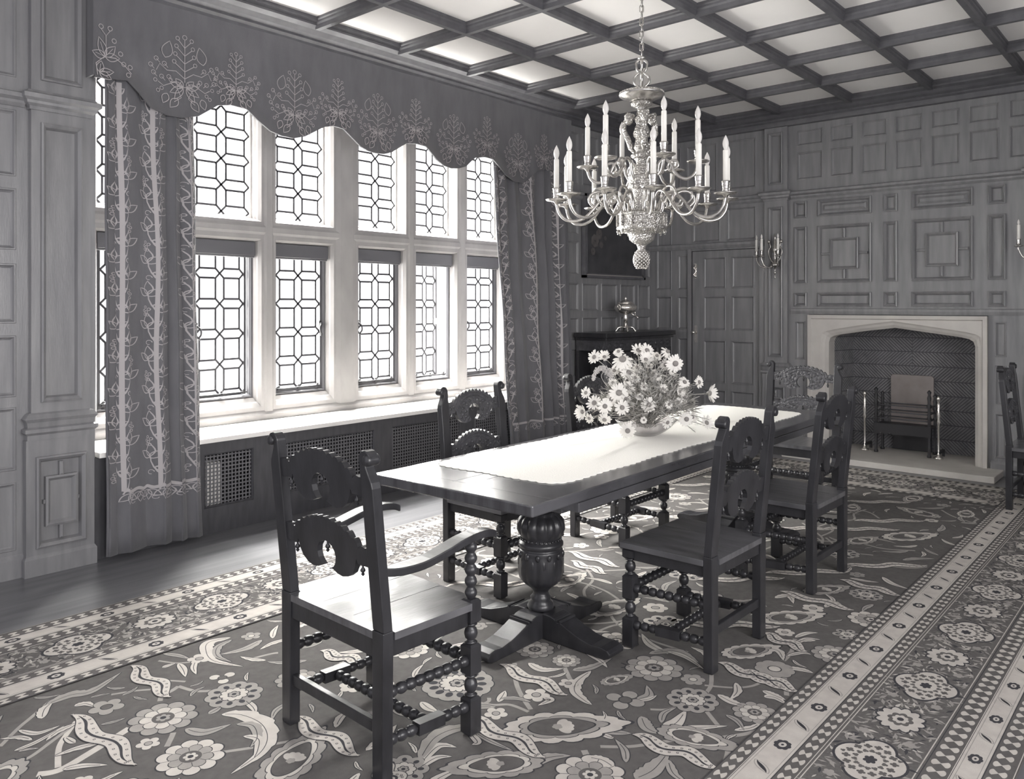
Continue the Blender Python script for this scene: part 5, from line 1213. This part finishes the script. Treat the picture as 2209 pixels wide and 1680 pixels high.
# borders
BL=[(.0,.085,'t'),(.085,.165,'b'),(.165,.25,'t'),(.25,.55,'w'),(.55,.615,'t'),(.615,.72,'b'),(.72,.785,'t')]
def border(P,s0,s1,per,tp,off=0,wide=True):
    rg.base=18
    """P(s,d): s along the edge, d inwards from the outer edge"""
    def q(a,b,c,d,col,l): rg.poly([P(a,c),P(b,c),P(b,d),P(a,d)],col,l)
    q(s0,s1,0,.785,0,1)
    for d0,d1,k in BL:
        if k=='b':
            q(s0,s1,d0-.004,d1+.004,3,2); q(s0,s1,d0,d1,1,3)
            q(s0,s1,d0+.008,d0+.0105,2,4); q(s0,s1,d1-.0105,d1-.008,2,4)
            s=s0+off;k2=0;dm=(d0+d1)/2;h=(d1-d0)
            while s<s1-.05:
                if s>s0+.02:
                    if k2%2==0:
                        pts=[];
                        for i in range(32):
                            a=2*PI*i/32; rr=(1-.14+.14*abs(cos(4*a))); pts.append(P(s+.036*rr*cos(a),dm+h*.30*rr*sin(a)))
                        c=P(s,dm); rg.fan(c[0],c[1],pts,3,5); c=P(s,dm)
                        rg.fan(c[0],c[1],[P(s+.018*cos(2*PI*i/14),dm+h*.13*sin(2*PI*i/14)) for i in range(14)],1,6); rg.fan(c[0],c[1],[P(s+.007*cos(2*PI*i/8),dm+h*.05*sin(2*PI*i/8)) for i in range(8)],3,7)
                    else:
                        n=14; up=[];lo=[]
                        for i in range(n+1):
                            t=i/n; ss=s-.028+.056*t; dd=dm-h*.30*cos(PI*t)*.9; w=.011*sin(PI*t); up.append(P(ss+w*1.0,dd+w*.3)); lo.append(P(ss-w*1.0,dd-w*.3))
                        rg.poly(up+lo[::-1],3,5)
                        ring=[P(s-.028+.056*t+.018*sg*sin(PI*t),dm-h*.34*cos(PI*t)) for sg,tt in ((1,range(0,11)),) for t in [x/10 for x in tt]]
                        rg.strip(ring,.0016,2,4); ring=[P(s-.028+.056*t-.018*sin(PI*t),dm-h*.34*cos(PI*t)) for t in [x/10 for x in range(11)]]; rg.strip(ring,.0016,2,4)
                s+=per/2;k2+=1
        elif k=='t':
            q(s0,s1,d0,d1,0,2)
            a=d0+(.012 if d0>.02 else .02); b=d1-.010; q(s0,s1,d0+.002,d0+.005,1,3) ; q(s0,s1,d1-.004,d1-.001,3,3)
            s=s0
            while s<s1-tp:
                m=(a+b)/2; h=(b-a)
                # pairs of ivory drop shapes meeting point to point
                for sg in (1,-1):
                    pts=[P(s+tp*.5,m-sg*h*.02)]
                    for i in range(7):
                        t=PI*i/6; pts.append(P(s+tp*(.5+.34*cos(t)),m+sg*h*(.30+.18*sin(t))))
                    rg.poly(pts,1,4)
                s+=tp
        else:
            q(s0,s1,d0,d1,4,2); q(s0,s1,d0+.006,d0+.010,1,3); q(s0,s1,d1-.010,d1-.006,1,3)
            s=s0;r2=random.Random(int(s1*10)+int(per*100))
            while s<s1:
                for j in range(8):
                    x=s+r2.uniform(0,.04); d=r2.uniform(d0+.02,d1-.02); a=r2.uniform(0,2*PI); L=r2.uniform(.012,.028); w=L*.28
                    pts=[P(x+L*cos(a),d+L*sin(a)),P(x-w*sin(a),d+w*cos(a)),P(x-L*cos(a),d-L*sin(a)),P(x+w*sin(a),d-w*cos(a))]; rg.poly(pts,r2.choice((1,2,2,2,0,3)),4)
                s+=.016
            s=s0+.1;k2=0;dm=(d0+d1)/2
            while s<s1-.15:
                A,B=((.145,.115) if k2%2==0 else (.10,.085))
                n=48
                def rp(k,f,nn,dep): return [P(s+A*k*(1-dep+dep*abs(cos(nn*2*PI*i/n/2)))*cos(2*PI*i/n)*(1.0),dm+B*k*(1-dep+dep*abs(cos(nn*2*PI*i/n/2)))*sin(2*PI*i/n)) for i in range(n)]
                c=P(s,dm); rg.fan(*c,rp(1.08,1,4 if k2%2==0 else 12,.22 if k2%2==0 else .15),3,5); rg.fan(*c,rp(1,1,4 if k2%2==0 else 12,.25 if k2%2==0 else .2),1,6)
                if k2%2==0:
                    for i in range(14):
                        a=2*PI*i/14; p=P(s+A*.66*cos(a),dm+B*.66*sin(a)); rg.blob(p[0],p[1],.015,0,7,4,.45,a)
                        a+=.22; p=P(s+A*.42*cos(a),dm+B*.42*sin(a)); rg.blob(p[0],p[1],.011,4,7,3,.4,a)
                        if i%2: p=P(s+A*.88*cos(a),dm+B*.80*sin(a)); rg.blob(p[0],p[1],.009,0,7,3,.4,a)
                    rg.fan(*c,rp(.2,1,6,.3),3,8)
                else: rg.fan(*c,rp(.55,1,8,.2),4,7); rg.fan(*c,rp(.35,1,8,.2),1,8); rg.fan(*c,rp(.14,1,0,0),3,9)
                for sg in (-1,1):
                    for q2 in (-1,1): 
                        p=P(s+.19,dm+q2*.08); rg.blob(p[0],p[1],.022,2,5,5,.3,1.)
                s+=.36;k2+=1
rg.base=0
rg.poly([(RX0,RY0),(RX1,RY0),(RX1,RY1),(RX0,RY1)],0,0)
border(lambda s,d:(s,RY1-d),RX0,RX1,.43,.062,off=-RX0+1.292-.43*6)
border(lambda s,d:(s,RY0+d),RX0,RX1,.355,.062,off=2.812-RX0-.355*12)
border(lambda s,d:(RX1-d,s),RY0+.785,RY1-.785,.40,.062,off=.05)
for d in (.785,): 
    for a,b in (((FX0,FY1),(FX1,FY1)),((FX0,FY0),(FX1,FY0))): pass
cut=[i for i,f in enumerate(rg.f)]
mb=rg; z=RZ
mb.add([(RX0,RY0,.0005),(RX1,RY0,.0005),(RX1,RY1,.0005),(RX0,RY1,.0005),(RX0,RY0,RZ),(RX1,RY0,RZ),(RX1,RY1,RZ),(RX0,RY1,RZ)],[(0,3,2,1),(0,1,5,4),(1,2,6,5),(2,3,7,6),(3,0,4,7)],0)
ro_=rg.build('carpet',['r_dark','r_light','r_mid','r_out','r_bord'],normals=False)
tag(ro_,'large patterned carpet with pale flowers and ribbons under the table','carpet')
print('rug faces',len(rg.f))
# ================================================================== LIGHT
w=bpy.data.worlds.new('world'); S.world=w; w.use_nodes=True
bg=w.node_tree.nodes['Background']; bg.inputs[0].default_value=(.96,.95,1,1); bg.inputs[1].default_value=WORLD
def area(name,loc,rot,sx,sy,power,col=(1,.985,.95)):
    l=bpy.data.lights.new(name,'AREA'); l.shape='RECTANGLE'; l.size=sx; l.size_y=sy; l.energy=power; l.color=col
    o=bpy.data.objects.new(name,l); C.objects.link(o); o.location=loc; o.rotation_euler=rot; return o
# daylight over the garden front
area('sky_light',(4.3,8.4,2.2),(R_(-90),0,0),13,7,SKYP)
area('high_sky_light',(4.6,8.6,7.2),(R_(-48),0,0),7,3.5,SKYQ)
area('garden_light',(.6,-3.4,2.4),(R_(84),0,R_(-4)),6,4,SKYR,(1,.98,.97))
S.view_settings.view_transform='Standard'; S.view_settings.look='None'; S.view_settings.gamma=1; S.view_settings.exposure=EXPO
S.view_settings.use_curve_mapping=False
try:
    S.cycles.use_denoising=True; S.cycles.max_bounces=8; S.cycles.diffuse_bounces=5; S.cycles.transparent_max_bounces=28; S.cycles.sample_clamp_indirect=6
except Exception: pass
